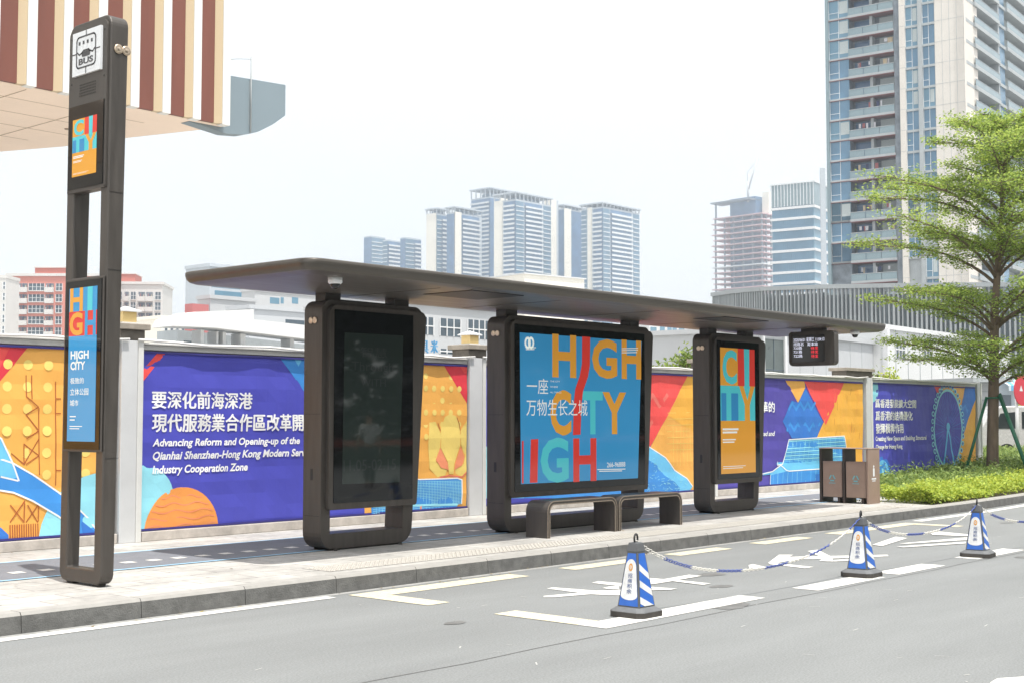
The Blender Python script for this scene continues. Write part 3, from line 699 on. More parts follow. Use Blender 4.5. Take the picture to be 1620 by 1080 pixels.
# ---------------------------------------------------------------- hoarding wall: bays, posts, banners
WPAINT = mat('hoarding_render', (.52, .52, .5), .8, vary=.12, scale=3); PLIN = mat('plinth_concrete', (.5, .46, .42), .9, vary=.25, scale=5)
POSTM = mat('post_render', (.6, .61, .62), .75, vary=.08, scale=2); POSTE = mat('post_edge', (.68, .68, .66), .7, vary=.06); CAPM = mat('post_cap_stone', (.34, .3, .25), .85, vary=.25, scale=9); CAPD = mat('post_cap_dark_stone', (.13, .115, .095), .85, vary=.3, scale=9)
PIPE = mat('white_conduit', (.78, .77, .74), .5)
FY = 13.4; ZT_, ZB_ = 2.33, .27
bays = [(2.9, 8.44, 'left of the first post'), (8.76, 14.2, ''), (14.58, 20.45, ''), (20.8, 26.62, ''), (27.02, 32.62, '')]
wl = ['pale rendered wall bay behind the orange banner with the blue arch, cut off by the frame', 'pale rendered wall bay behind the banner about Reform and Opening-up', 'pale rendered wall bay behind the banner mostly hidden by the HIGH CITY screen', 'pale rendered wall bay behind the banner with the blue palace roof', 'pale rendered wall bay behind the banner with the ferris wheel']
for (xa, xb, _), lab in zip(bays, wl):
    t = thing('hoarding_wall', lab, 'wall', ((xa + xb) / 2, FY + .1, PZ), 'rendered wall bays along the pavement')
    b = MB(); b.box((xa, FY + .02, PZ), (xb, FY + .2, 2.34), WPAINT); b.build('wall_panel', t)
    b = MB(); b.box((xa, FY - .03, 2.342), (xb, FY + .24, 2.40), WPAINT); b.box((xa, FY - .05, 2.402), (xb, FY + .24, 2.425), POSTE); b.build('coping', t, bevel=.006, weld=True)
    b = MB(); b.box((xa, FY - .06, PZ), (xb, FY + .019, .262), PLIN); b.build('plinth', t, bevel=.008, weld=True)
    n = 12; random.seed(int(xa * 7)); P = [(xa - .1 + (xb - xa + .2) * i / n, FY - .085, 2.43 + .012 * math.sin(i * 2.1) + (.02 if i in (0, n) else 0)) for i in range(n + 1)]
    b = MB(); b.tube(P, .016, PIPE, 6); b.build('conduit', t)
posts = [(8.46, 8.74, 'stone-capped wall post between the orange banner and the Reform banner', 1), (14.22, 14.56, 'stone-capped wall post seen between the first two screen columns', 1), (20.47, 20.78, 'wall post hidden behind the CITY screen column', 0), (26.68, 26.96, 'stone-capped wall post behind the litter bins', 0), (32.64, 32.9, 'thin wall post at the far end of the ferris wheel banner', 2)]
LAMPY = mat('lantern_amber_glass', S(240, 212, 150, .95), .3)
for xa, xb, lab, lan in posts:
    t = thing('wall_post', lab, 'wall post', ((xa + xb) / 2, FY, PZ), 'posts between the wall bays')
    b = MB(); b.box((xa, FY - .06, PZ), (xb - .07, FY + .25, 2.44), POSTM); b.box((xb - .068, FY - .075, PZ), (xb, FY + .25, 2.44), POSTE); b.build('post_shaft', t, bevel=.006, weld=True)
    if lan == 2: continue
    wd = .95 if 26 < xa < 27 else .07                 # the stout gate post reaches behind the banner
    b = MB(); b.box((xa - wd + .05, FY - .06, 2.442), (xb + .02, FY + .28, 2.56), CAPD); b.box((xa - wd, FY - .1, 2.562), (xb + .07, FY + .33, 2.63), CAPM); b.build('post_cap', t, bevel=.008, weld=True)
    if lan:
        cx = (xa + xb) / 2; q = thing('post_lantern', 'amber square lantern with white lid on the post ' + ('beside the bus stop sign' if xa < 10 else 'between the first two screen columns'), 'lantern', (cx, FY + .1, 2.632), 'lanterns on the wall posts')
        b = MB(); b.box((cx - .11, FY - .01, 2.632), (cx + .11, FY + .21, 2.650), POSTE); b.box((cx - .09, FY + .01, 2.650), (cx + .09, FY + .19, 2.770), LAMPY); b.build('lantern_glass', q)
        b = MB(); V = [(cx - .13, FY - .03, 2.770), (cx + .13, FY - .03, 2.770), (cx + .13, FY + .23, 2.770), (cx - .13, FY + .23, 2.770), (cx - .13, FY - .03, 2.785), (cx + .13, FY - .03, 2.785), (cx + .13, FY + .23, 2.785), (cx - .13, FY + .23, 2.785), (cx, FY + .1, 2.840)]
        b.mesh(V, [(0, 3, 2, 1), (0, 1, 5, 4), (1, 2, 6, 5), (2, 3, 7, 6), (3, 0, 4, 7), (4, 5, 8), (5, 6, 8), (6, 7, 8), (7, 4, 8)], WHITEP); b.build('lantern_lid', q)
# banner inks
K = 1.02
PU = pr('print_purple', 78, 80, 186, K); PU2 = pr('print_violet', 84, 74, 164, K); OR = pr('print_orange', 250, 178, 88, K); OR2 = pr('print_deep_orange', 246, 158, 82, K); YE = pr('print_yellow', 252, 214, 120, K); YE2 = pr('print_gold', 240, 178, 72, K)
RE = pr('print_red', 246, 84, 82, K); RE2 = pr('print_dark_red', 226, 62, 76, K); RE3 = pr('print_pink_red', 250, 122, 112, K); CO = pr('print_coral', 250, 150, 110, K)
BL = pr('print_blue', 66, 146, 222, K); BL2 = pr('print_sky_blue', 112, 196, 240, K); BL3 = pr('print_cyan', 150, 220, 236, K); BL4 = pr('print_mid_blue', 56, 120, 206, K); WH = pr('print_white', 250, 250, 250, K); BR = pr('print_brown', 176, 98, 52, K)
def cloth(u, v):                                   # slack cloth: gentle creases
    return -.012 - .006 * math.sin(u * 5.1 + v * 2.2) - .004 * math.sin(u * 11 - v * 6) - .004 * math.sin(v * 17 + u * 1.3)
class Ban(Flat):
    """banner: the base is a creased cloth; printed shapes are cut finely enough to follow its creases"""
    def __init__(s, rect):
        super().__init__('y', FY, .0016, rect); s.curve = cloth; s.g = .16
    def uv(s, pts, m, l=1):
        pts = clip(pts, s.rect) if s.rect else pts
        if len(pts) < 3: return s
        us = [p[0] for p in pts]; vs = [p[1] for p in pts]; r = s.rect
        # split into vertical strips
        a = math.floor(min(us) / s.g) * s.g
        while a < max(us):
            c = math.floor(min(vs) / s.g) * s.g
            while c < max(vs):
                q = clip(pts, (max(a, r[0]), max(c, r[1]), min(a + s.g, r[2]), min(c + s.g, r[3])))
                if len(q) >= 3: s.rect = None; Flat.uv(s, q, m, l); s.rect = r
                c += s.g
            a += s.g
        return s
def banner(xa, xb, lab):
    F = Ban((xa, ZB_, xb, ZT_)); F.lab = lab; return F
def T_(F, *a, **k):
    L = Ban(F.rect); L.text(*a, **k); F.letters.append(L)
def done(F):
    t = thing('banner', F.lab, 'banner', ((F.rect[0] + F.rect[2]) / 2, FY, ZB_), 'printed banners stretched over the wall'); F.mb.build('printed_cloth', t)
    for L in getattr(F, 'letters', []): L.mb.build('lettering', t)
    r = F.rect; b = MB()
    for z in (ZB_ + .012, ZT_ - .012): b.box((r[0], FY - .034, z - .012), (r[2], FY - .026, z + .012), mat('banner_hem', S(70, 66, 150, .7), .6))
    b.build('hem', t)
def dots(F, m, x0, x1, z0, z1, st, r, l):
    z = z0
    while z < z1:
        x = x0
        while x < x1: F.disc((x, z), r, m, l, 10); x += st
        z += st
# ---- banner at the left edge
F = banner(2.9, 8.42, 'orange banner with red corner and sweeping light blue arch, at the left edge'); o = lambda a, c: (a / 3, 520 + c / 3)
F.uv([(2.9, ZB_), (8.42, ZB_), (8.42, ZT_), (2.9, ZT_)], OR, 0)
F.pp([o(-700, 60), o(145, 72), o(0, 245), o(-700, 900)], RE, 1); F.pp([o(60, 60), o(145, 72), o(-10, 250), o(-10, 190)], RE2, 2)
c0, c1 = F.p(*o(70, 150)), F.p(*o(225, 690)); st = .23
for i in range(8):
    for j in range(-4, 6):
        x, z = c1[0] - .02 + j * .235, c1[1] + i * .236
        F.disc((x, z), .055, YE, 2, 12)
for P in ([(122, 220), (122, 320)], [(148, 220), (148, 330)], [(122, 320), (180, 370), (120, 405), (182, 482), (122, 520)], [(182, 375), (182, 690)], [(110, 545), (110, 640)], [(182, 520), (110, 640)], [(110, 545), (182, 600), (120, 640)], [(50, 590), (110, 640)], [(265, 330), (285, 330)], [(265, 400), (285, 400)], [(262, 250), (262, 740)], [(262, 670), (285, 670)],
          [(45, 835), (110, 915)], [(110, 815), (45, 915)], [(110, 815), (110, 915)], [(125, 835), (175, 915)], [(178, 830), (120, 915)], [(178, 840), (178, 910)]): F.line([o(*p) for p in P], .012, BR, 3)
for k in range(13): F.line([o(44 + k * 11, 930 - k * .6), o(44 + k * 11, 1000 - k * 1.5)], .014, BR, 3)
cc = F.p(*o(480, 1010)); F.disc(cc, F.p(*o(480, 680))[1] - cc[1], BL3, 3, 40)
A = [(-300, 560), (-80, 590), (55, 635), (150, 690), (270, 770), (345, 830), (420, 900), (470, 975), (480, 1010)]; B = [(480, 1010), (385, 985), (340, 940), (270, 885), (150, 815), (60, 775), (0, 765), (-300, 700)]
F.pp([o(*p) for p in A + B], BL, 4); F.line([o(*p) for p in A], .018, WH, 5); F.line([o(*p) for p in B[1:]], .018, WH, 5)
F.pp([o(-300, 300), o(0, 520), o(50, 625), o(85, 720), o(0, 700), o(-300, 690)], BL2, 5); F.line([o(-300, 300), o(0, 520), o(50, 625), o(85, 720), o(0, 700)], .018, WH, 6)
F.pp([o(-200, 930), o(0, 940), o(35, 975), o(35, 1012), o(-200, 1040)], BL4, 5); F.pp([o(380, 905), o(480, 985), o(480, 1010), o(395, 1010)], BL4, 5)
done(F)
# ---- banner 2
F = banner(8.76, 14.2, 'purple banner about Reform and Opening-up with white text, orange at its far end'); F.letters = []; o = lambda a, c: (210 + a / 3.482, 540 + c / 3.484)
F.uv([(8.76, ZB_), (14.2, ZB_), (14.2, ZT_), (8.76, ZT_)], PU, 0)
F.pp([o(150, 40), o(195, 42), o(25, 255), o(25, 190)], RE, 1)
cc = F.p(*o(35, 930)); F.disc((8.8, .6), .42, BL3, 1, 40); c = F.p(*o(205, 1040)); F.disc((9.33, .22), .52, OR2, 2, 44, rv=.53)
for k in range(5):
    z = .3 + k * .085; hw_ = .5 * math.sqrt(max(0, 1 - ((z - .22) / .53) ** 2)) - .02
    F.line([(9.33 - hw_ + 2 * hw_ * i / 16, z + .018 * math.sin(i * .9 + k)) for i in range(17)], .012, CO, 3, pix=False)
F.pp([o(800, 78), o(1400, 110), o(1400, 900)], BL, 1)
for k in range(4):
    a = F.p(*o(830 + k * 40, 88 + k * 2)); F.line([(11.2 + k * .28, 1.9 - .02 * k), (11.34 + k * .28, 1.72), (11.48 + k * .28, 1.9)], .05, BL2, 2, pix=False); F.uv([(11.0 + k * .16, 2.31), (11.12 + k * .16, 2.31), (11.06 + k * .16, 2.22)], BL2, 2)
T_(F, '要深化前海深港', (*o(105, 271), *o(652, 370)), WH, 4, .03); T_(F, '現代服務業合作區改革開', (*o(105, 396), *o(935, 490)), WH, 4, .03)
T_(F, 'Advancing Reform and Opening-up of the', (*o(107, 534), *o(915, 574)), WH, 4, .03, slant=.22); T_(F, 'Qianhai Shenzhen-Hong Kong Modern Service', (*o(107, 605), *o(990, 640)), WH, 4, .03, slant=.22); T_(F, 'Industry Cooperation Zone', (*o(107, 682), *o(630, 722)), WH, 4, .03, slant=.22)
o = lambda a, c: (650 + a / 4, 560 + c / 4)
xd = F.p(655, 600)[0] - .4
F.pp([o(-90, 60), o(360, 72), o(360, 1010), o(-300, 1025), o(-300, 900)], OR, 3); dots(F, YE, 12.0, 14.1, 1.3, 2.2, .17, .045, 4)
F.pp([o(205, 72), o(360, 76), o(360, 330)], RE2, 4); F.pp([o(300, 74), o(360, 76), o(360, 160)], RE, 5)
def petal(P, m, l): F.pp([o(*p) for p in P], m, l)
petal([(110, 430), (150, 425), (185, 500), (180, 590), (150, 680), (220, 730), (210, 765), (160, 775), (110, 720), (100, 560)], YE, 5)
petal([(185, 470), (210, 395), (245, 375), (280, 390), (305, 470), (308, 575), (270, 690), (265, 755), (235, 755), (225, 680), (185, 590)], YE, 6)
petal([(310, 480), (345, 420), (360, 440), (360, 740), (320, 770), (280, 760), (275, 720), (330, 690), (340, 640), (312, 570)], YE, 5)
petal([(182, 590), (225, 690), (230, 730), (180, 715), (150, 665)], CO, 7); petal([(312, 580), (335, 650), (320, 700), (270, 730), (275, 690)], CO, 7)
F.line([o(175, 778), o(235, 765), (o(320, 775)), o(345, 745)], .016, RE3, 7); F.line([o(285, 400), o(300, 440), o(306, 480)], .012, BR, 7); F.line([o(165, 435), o(182, 480)], .012, BR, 7)
petal([(-260, 830), (-20, 785), (50, 790), (290, 782), (315, 790), (312, 940), (285, 945), (280, 1000), (-260, 1020)], BL, 8); F.line([o(-260, 830), o(-20, 785), o(50, 790), o(290, 782), o(318, 792), o(314, 942)], .018, WH, 9)
for k in range(17): z = F.p(*o(100, 810 + k * 12)); F.line([o(-250, 812 + k * 12), o(310, 800 + k * 9)], .006, BL3, 9)
for k in range(34): F.line([o(-250 + k * 17, 800), o(-250 + k * 17, 945)], .006, BL3, 9)
F.line([o(-250, 960), o(285, 948)], .03, BL3, 10)
for k in range(26): F.line([o(-230 + k * 20, 965), o(-230 + k * 20, 1015)], .012, BL2, 9)
F.line([o(57, 955), o(57, 1015)], .03, CO, 10)
petal([(-300, 1010), (360, 990), (360, 1030), (-300, 1050)], PU2, 11)
done(F)
# ---- banner 3
F = banner(14.6, 20.42, 'purple and red zigzag banner behind the HIGH CITY screen and benches'); r = F.rect
F.uv([(r[0], ZB_), (r[2], ZB_), (r[2], ZT_), (r[0], ZT_)], PU, 0); F.disc((14.55, .55), .6, BL3, 1, 40); F.disc((15.25, .2), .62, OR2, 2, 44)
o = lambda a, c: (1010 + a / 4.318, 560 + c / 4.32)
F.pp([o(-260, 125), o(335, 145), o(80, 630), o(-260, 1000)], RE, 2); F.pp([o(335, 142), o(620, 150), o(620, 985), o(-100, 1000), o(60, 670)], OR, 3); F.pp([o(335, 142), o(620, 150), o(620, 700), o(200, 420)], YE2, 4)
for k in range(5): F.uv([(16.6 + k * .45, 2.33), (16.82 + k * .45, 2.14), (17.04 + k * .45, 2.33)], RE3, 3)
for zz in (1.85, 1.35):
    F.rect = (r[0], ZB_, 20.42, ZT_); P = []
    for k in range(7): P.append(o(-60 + k * 50, (278 if zz > 1.5 else 462) + (0 if k % 2 else 75)))
    F.line([p for p in P if p[0] < (1064 if zz > 1.5 else 1041)], .075, RE3, 3)
F.rect = r
for k in range(6): F.line([o(230 + k * 24, 470 + (k % 2) * 30), o(232 + k * 24, 760)], .008, YE, 5)
for k in range(7): F.line([o(190, 400 + k * 42), o(380, 395 + k * 42)], .008, YE, 5)
A = [(-900, 900), (-500, 700), (-250, 600), (60, 625), (180, 705), (240, 790), (320, 845), (362, 900), (330, 960), (300, 985), (-900, 1060)]
F.pp([o(*p) for p in A], BL2, 6); F.line([o(*p) for p in A[:8]], .02, WH, 7); F.pp([o(p[0] * .85 - 30, p[1] * .8 + 195) for p in A], BL, 7)
random.seed(3)
for k in range(120):
    a, c = random.uniform(60, 330), random.uniform(690, 960)
    if c < 640 + (a - 60) * .95: continue
    F.line([o(a, c), o(a + random.uniform(-22, 22), c + random.uniform(-16, 16))], .008, BL3, 8)
F.pp([o(-1400, 985), o(-600, 980), o(-600, 1100), o(-1400, 1100)], PU, 8)
done(F)
# ---- banner 4
F = banner(20.82, 26.6, 'banner with blue palace roof under red, orange and zigzag blue diamonds, by the litter bins'); F.letters = []; r = F.rect; o = lambda a, c: (1195 + a / 5.142, 580 + c / 5.143)
F.uv([(r[0], ZB_), (r[2], ZB_), (r[2], ZT_), (r[0], ZT_)], PU2, 0)
F.pp([o(230, 88), o(385, 88), o(400, 165), o(342, 290)], OR, 1); F.pp([o(375, 88), o(735, 92), o(568, 472)], RE, 2); F.pp([o(715, 92), o(870, 100), o(870, 900), o(430, 900), o(430, 700), o(500, 560)], YE2, 1)
F.pp([o(215, 440), o(290, 270), o(342, 290), o(400, 170), o(545, 445), o(490, 580), o(290, 580)], BL4, 3)
for y0 in (290, 460):
    P = [o(258 + k * 30 + (10 if y0 < 400 else -8), y0 + (0 if k % 2 else 55)) for k in range(8 if y0 < 400 else 10)]; F.line(P, .06, BL, 4)
random.seed(5)
for k in range(30): a, c = random.uniform(640, 860), random.uniform(120, 560); F.line([o(a, c), o(a + random.uniform(-12, 8), c + random.uniform(30, 90))], .009, OR2 if k % 3 else BR, 2)
RF = [(215, 785), (265, 590), (715, 560), (745, 760)]
F.pp([o(*p) for p in RF], BL, 5); F.line([o(*p) for p in RF], .022, WH, 7)
for k in range(12): t = k / 12; F.line([o(262 - 46 * t, 604 + 178 * t), o(717 + 26 * t, 574 + 180 * t)], .012 if k % 2 else .022, BL2 if k % 2 else BL3, 6)
for k in range(13): F.line([o(300 + k * 34, 590 - k * 2), o(268 + k * 38, 775 - k * 2)], .01, BL3, 6)
F.pp([o(170, 775), o(760, 745), o(760, 960), o(110, 990), o(115, 870), o(55, 880), o(55, 860), o(130, 845), o(200, 795), o(170, 795)], BL2, 5)
F.pp([o(115, 880), o(260, 845), o(760, 810), o(760, 965), o(110, 992)], BL, 6); F.line([o(50, 868), o(130, 848), o(200, 797), o(240, 838), o(262, 845), o(760, 810)], .02, WH, 8); F.line([o(175, 770), o(175, 797), o(215, 788)], .02, WH, 8); F.line([o(115, 880), o(110, 990)], .02, WH, 8)
for k in range(17): F.line([o(140 + k * 38, 862 - k * 2.4), o(138 + k * 38, 985 - k * 2)], .012, BL3 if k % 2 else BL2, 7)
F.pp([o(480, 870), o(545, 866), o(545, 935), o(480, 940)], BL4, 7)
T_(F, '華的', (*o(44, 280), *o(148, 368)), WH, 4, .03); T_(F, 'ected and', (*o(20, 522), *o(150, 560)), WH, 4, .03, slant=.22)
done(F)
# ---- banner 5
F = banner(27.04, 32.6, 'purple banner with white ferris wheel and Hong Kong slogan, behind the hedge'); F.letters = []; r = F.rect = (27.04, ZB_, 32.6, 2.42); o = lambda a, c: (1365 + a / 5.685, 580 + c / 5.684)
top = [(27.04, 2.33), (27.8, 2.36), (28.6, 2.42), (29.6, 2.42), (30.9, 2.41), (31.7, 2.37), (32.25, 2.33), (32.6, 2.22)]
F.uv([(27.04, ZB_), (32.6, ZB_)] + top[::-1], PU, 0)
def under(pts):                                    # keep printed shapes below the sagging upper hem
    return pts
F.disc((27.05, 2.2), .3, BL3, 1, 30); cc = F.p(*o(172, 975))
for rr, m, l in ((.42, BL4, 1), (.34, BL2, 2), (.25, BL, 3), (.16, BL3, 4)): F.disc((cc[0], cc[1]), rr, m, l, 30)
F.pp([o(610, 95), o(690, 98), o(715, 180), o(665, 250)], RE, 1); F.pp([o(690, 100), o(930, 130), o(870, 400), o(890, 620), o(800, 880), o(720, 260), o(715, 180)], OR, 2)
F.pp([o(930, 135), o(1010, 160), o(1005, 290), o(885, 650), o(868, 420)], BL4, 3); F.line([o(890, 380), o(915, 345), o(935, 400), (o(955, 350))], .06, BL, 4); F.pp([o(1005, 290), o(1012, 880), o(790, 890), o(880, 660)], YE2, 3)
cw = F.p(*o(760, 555)); RV = .92; RH = .78
F.disc(cw, RH, PU, 5, 48, rv=RV); P = [(cw[0] + RH * math.cos(t * .1309), cw[1] + RV * math.sin(t * .1309)) for t in range(48)]; F.line(P, .055, BL3, 7, close=True, pix=False)
for k in range(40):
    a = 2 * math.pi * k / 40; F.line([(cw[0] + .25 * RH * math.cos(a), cw[1] + .25 * RV * math.sin(a)), (cw[0] + RH * math.cos(a), cw[1] + RV * math.sin(a))], .008, BL, 6, pix=False)
for k in range(36):
    a = 2 * math.pi * k / 36; c = (cw[0] + 1.13 * RH * math.cos(a), cw[1] + 1.13 * RV * math.sin(a)); F.disc(c, .075, BL3, 6, 12, rv=.065); F.disc(c, .04, PU, 7, 10, rv=.035)
A = (cw[0], cw[1] + .05)
for s_ in (-.36, .36): F.line([A, (cw[0] + s_, .3)], .07, BL2, 8, pix=False)
F.disc(A, .1, BL2, 9, 16)
T_(F, '爲香港發展擴大空間', (*o(108, 285), *o(470, 368)), WH, 4, .04); T_(F, '爲香港的結構優化', (*o(108, 395), *o(438, 478)), WH, 4, .04); T_(F, '發揮橫桿作用', (*o(108, 508), *o(360, 592)), WH, 4, .04)
T_(F, 'Creating New Space and Enabling Structural', (*o(108, 622), *o(565, 664)), WH, 4, .035); T_(F, 'Change for Hong Kong', (*o(108, 698), *o(348, 740)), WH, 4, .035)
done(F)
# ---------------------------------------------------------------- buildings beyond the wall
def E(a): return Vector((math.cos(R(a)), math.sin(R(a)), 0))
def gpt(x, D): p = far(x, 662, D); return Vector((p.x, p.y, 0))
def w_to(o, e, x):
    """length along e from o until the photo column x"""
    d = ray(x, 662); d = Vector((d.x, d.y)); det = e.x * -d.y + d.x * e.y
    return (-o.x * -d.y + d.x * -o.y) / det
def zat(p, y):
    v = Vector((p.x, p.y, 0)); d = v.dot(Vector((FW.x, FW.y, 0)).normalized()); return CAM_H + (662 - y) / 2120 * d
class Face:
    """a facade: origin o (its left end seen from outside), unit e along it to the right, outward normal n"""
    def __init__(s, o, e): s.o = Vector(o); s.e = Vector(e); s.n = Vector((e.y, -e.x, 0))
    def at(s, u, d, z): q = s.o + s.e * u + s.n * d; return (q.x, q.y, z)
    def u(s, x): return w_to(s.o, s.e, x)
    def z(s, u, y): return zat(s.o + s.e * u, y)
    def box(s, b, u0, u1, z0, z1, d0, d1, m):
        """d: distance outwards"""
        b.obox((s.o.x, s.o.y, 0), s.e, s.n, (u0, d0, z0), (u1, d1, z1), m)
_ox = MB.obox
def obox(s, o, ex, ey, a, b, m):
    t = MB(); t.box(a, b, m); o = Vector(o); ex = Vector(ex); ey = Vector(ey); F = t.f
    if ex.cross(ey).z < 0: F = [tuple(reversed(f)) for f in F]
    s.mesh([o + ex * p[0] + ey * p[1] + Vector((0, 0, p[2])) for p in t.v], F, m); return s
MB.obox = obox
GL1 = mat('tower_glass', S(104, 142, 170, .8), .22, vary=.25, scale=.12); GL2 = mat('tower_dark_glass', S(88, 122, 158, .95), .15, vary=.3, scale=.15)
BAND = mat('tower_slab_edges', S(222, 226, 228, .95), .8); CREAM = mat('tower_cream_wall', S(240, 235, 222, 1), .85, vary=.06, scale=.05); CONC = mat('tower_grey_wall', S(190, 198, 205, .95), .85, vary=.08, scale=.1)
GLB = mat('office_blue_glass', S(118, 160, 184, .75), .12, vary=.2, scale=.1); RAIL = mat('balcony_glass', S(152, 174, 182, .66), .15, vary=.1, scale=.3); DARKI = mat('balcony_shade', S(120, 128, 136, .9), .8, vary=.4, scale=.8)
BEIGE = mat('beige_stone_cladding', S(228, 222, 213, .86), .8, vary=.05, scale=.6); REDL = mat('red_slab_edge', S(138, 92, 92, .7), .7); GREYS = mat('grey_slab_edge', S(182, 188, 190, .8), .8, vary=.1, scale=.4)
WHB = mat('white_building_render', (.66, .67, .67), .85, vary=.05, scale=.4); GREYB = mat('grey_building_render', S(214, 217, 220, .72), .85, vary=.06, scale=.3)
CURT = mat('pale_curtain', S(205, 215, 215, .7), .8); DGL = mat('window_dark_glass', S(88, 104, 116, .7), .12, vary=.35, scale=.7); FRM = mat('white_window_frame', (.68, .69, .7), .5)
def tower(lab, xl, xm, xr, ytop, D, lb, rb, crown=None, fh=3.1, a=0.0, group='residential towers on the skyline', mass=CONC, zlow=0, name='residential_tower', cat='tower', core=None):
    """two visible faces meet at the photo column xm. lb / rb: bays as (fraction0, fraction1, kind)"""
    c = gpt(xm, D); ex, ey = E(a), E(a + 90); wr = w_to(c, ex, xr); wl = w_to(c, ey, xl); zt = zat(c, ytop)
    t = thing(name, lab, cat, (c.x, c.y, 0), group)
    b = MB(); b.obox(c, ex, ey, (0, 0, 0), (wr, wl, zt), mass); b.build('wall', t)
    FL, FR = Face(c + ey * wl, -ey), Face(c, ex); n = int((zt - 8) / fh)
    for F, W, bays in ((FL, wl, lb), (FR, wr, rb)):
        for f0, f1, k in bays:
            u0, u1 = f0 * W, f1 * W; b = MB()
            if k == 'c': F.box(b, u0, u1, 0, zt + .3, -.5, .5, CREAM); b.build('end_wall', t); continue
            if k == 'd': F.box(b, u0, u1, 0, zt - 1, -.3, .06, GL2); b.build('recess_wall', t); continue
            g = MB(); F.box(g, u0, u1, 4, zt - 1.2, -.3, .1, GL2 if k == 'b' else GL1); g.build('window_strip', t)
            P = [(.101, zt - 1.3)]                  # one comb-shaped strip: every floor's edge is a tooth
            for i in range(n):
                z = zt - 1.6 - (i + 1) * fh; z0_, z1_, d_ = (z - .2, z + 1.0, 1.4) if k == 'b' else (z - .25, z + .35, .4)
                if z < 3: break
                P += [(.12, z1_), (d_, z1_), (d_, z0_), (.12, z0_)]
            P.append((.101, P[-1][1] - .3))
            wm_ = GL2 if k == 'b' else GL1; base = len(b.v); b.v += [F.at(u, d, z) for d, z in P for u in (u0, u1)]
            for i in range(len(P) - 1):
                b.f.append((base + 2 * i, base + 2 * i + 2, base + 2 * i + 3, base + 2 * i + 1)); b.fm.append(b.mi(wm_ if P[i][0] < .2 and P[i + 1][0] < .2 else BAND)); b.sm.append(False)
            b.build('balcony_slats' if k == 'b' else 'facade_slats', t)
    if crown:
        b = MB(); h = crown; m = 1.2
        b.obox(c, ex, ey, (-m, -m, zt + h - .9), (wr + m, wl + m, zt + h), CONC)
        k = max(3, int(wr / 4)); kk = max(3, int(wl / 4))
        for i in range(k + 1): b.obox(c, ex, ey, (wr * i / k - .35, -.3, zt), (wr * i / k + .35, .4, zt + h - .9), CONC)
        for i in range(1, kk + 1): b.obox(c, ex, ey, (-.3, wl * i / kk - .35, zt), (.4, wl * i / kk + .35, zt + h - .9), CONC)
        b.obox(c, ex, ey, (wr * .25, wl * .25, zt), (wr * .8, wl * .8, zt + h * .6), GL1)
        b.build('roof_crown', t)
    return t
G, B_, C_ = 'g', 'b', 'c'
tower('small pale tower left of the tall cluster, nearest block of three', 632, 640, 665, 374, 1000, [(0, 1, 'd')], [(0, .55, G), (.55, 1, B_)])
tower('small pale tower with the stepped middle roof in the left group', 604, 612, 634, 378, 1030, [(0, 1, G)], [(0, 1, B_)])
tower('small pale tower at the left end of the left group, with the flat top', 574, 586, 608, 372, 1060, [(0, 1, 'd')], [(0, 1, G)])
tower('pale blue tower at the left of the cluster with cream end wall and open crown', 674, 690, 708, 336, 950, [(0, .95, C_)], [(0, .4, G), (.4, 1, B_)], crown=4)
tower('pale blue tower second from the left in the big cluster with louvred flank', 706, 719, 762, 334, 930, [(0, .9, 'd')], [(0, .22, C_), (.24, .9, B_)], crown=4)
tower('tallest tower of the cluster with a columned open roof crown', 745, 775, 820, 309, 1000, [(0, 1, B_)], [(0, .35, 'd'), (.35, .62, C_), (.62, 1, B_)], crown=7)
tower('broad pale blue tower with white balcony bands in the middle of the cluster', 782, 816, 872, 313, 900, [(0, .4, C_), (.45, 1, B_)], [(0, .22, G), (.24, .74, B_), (.78, 1, G)], crown=5)
tower('narrow cream sided tower behind the broad middle tower', 862, 871, 884, 314, 960, [(0, 1, C_)], [(0, .7, C_)])
tower('dark slim tower between the middle and right end of the cluster', 880, 893, 928, 328, 980, [(0, 1, 'd')], [(0, .3, C_), (.3, 1, 'd')], crown=3)
tower('pale blue tower at the right end of the cluster with white balcony bands', 921, 955, 1013, 325, 900, [(0, .25, G), (.3, .5, C_), (.55, 1, B_)], [(0, .18, G), (.2, .78, B_), (.82, 1, G)], crown=3)
# pale low block in front of the towers
c = gpt(830, 420); t = thing('flat_roofed_block', 'pale beige windowless block low in front of the tower cluster', 'building', c)
b = MB(); F = Face(c, E(-8)); W = F.u(925); F.box(b, 0, W, 0, zat(c, 433), -30, 0, CREAM); b.build('wall', t); b = MB(); F.box(b, -.5, W + .5, zat(c, 433), zat(c, 431), -30.5, .5, WHB); b.build('parapet', t)
# tower under construction with a crane
c = gpt(1208, 1000); D = 1000; t = thing('unfinished_tower', 'pinkish concrete tower under construction with bare floor slabs and columns', 'tower', c)
ex, ey = E(-4), E(86); wl, wr = w_to(c, ey, 1134), w_to(c, ex, 1232); zt = zat(c, 335); PK = mat('pink_slab_edge', S(222, 186, 190, .8), .85); CG = mat('raw_concrete', S(150, 160, 172, .75), .9, vary=.1, scale=.05)
b = MB(); b.obox(c, ex, ey, (wr * .25, wl * .2, 0), (wr * .8, wl * .75, zt + 14), GL2); b.build('core', t)
b = MB(); fh = 4.15; n = int(zt / fh)
for i in range(n + 1): z = zt - i * fh; b.obox(c, ex, ey, (-1.5, -1.5, z - .75), (wr + 1, wl + (2.5 if i % 2 else 1), z), PK if i not in (9,) else BAND)
b.build('floor_slabs', t)
for j in range(6):
    b = MB(); y = wl * j / 5; b.obox(c, ex, ey, (0, y - .5, 0), (1, y + .5, zt), CG); b.build('column', t)
for j in range(1, 4):
    b = MB(); x = wr * j / 3; b.obox(c, ex, ey, (x - .5, 0, 0), (x + .5, 1, zt), CG); b.build('column', t)
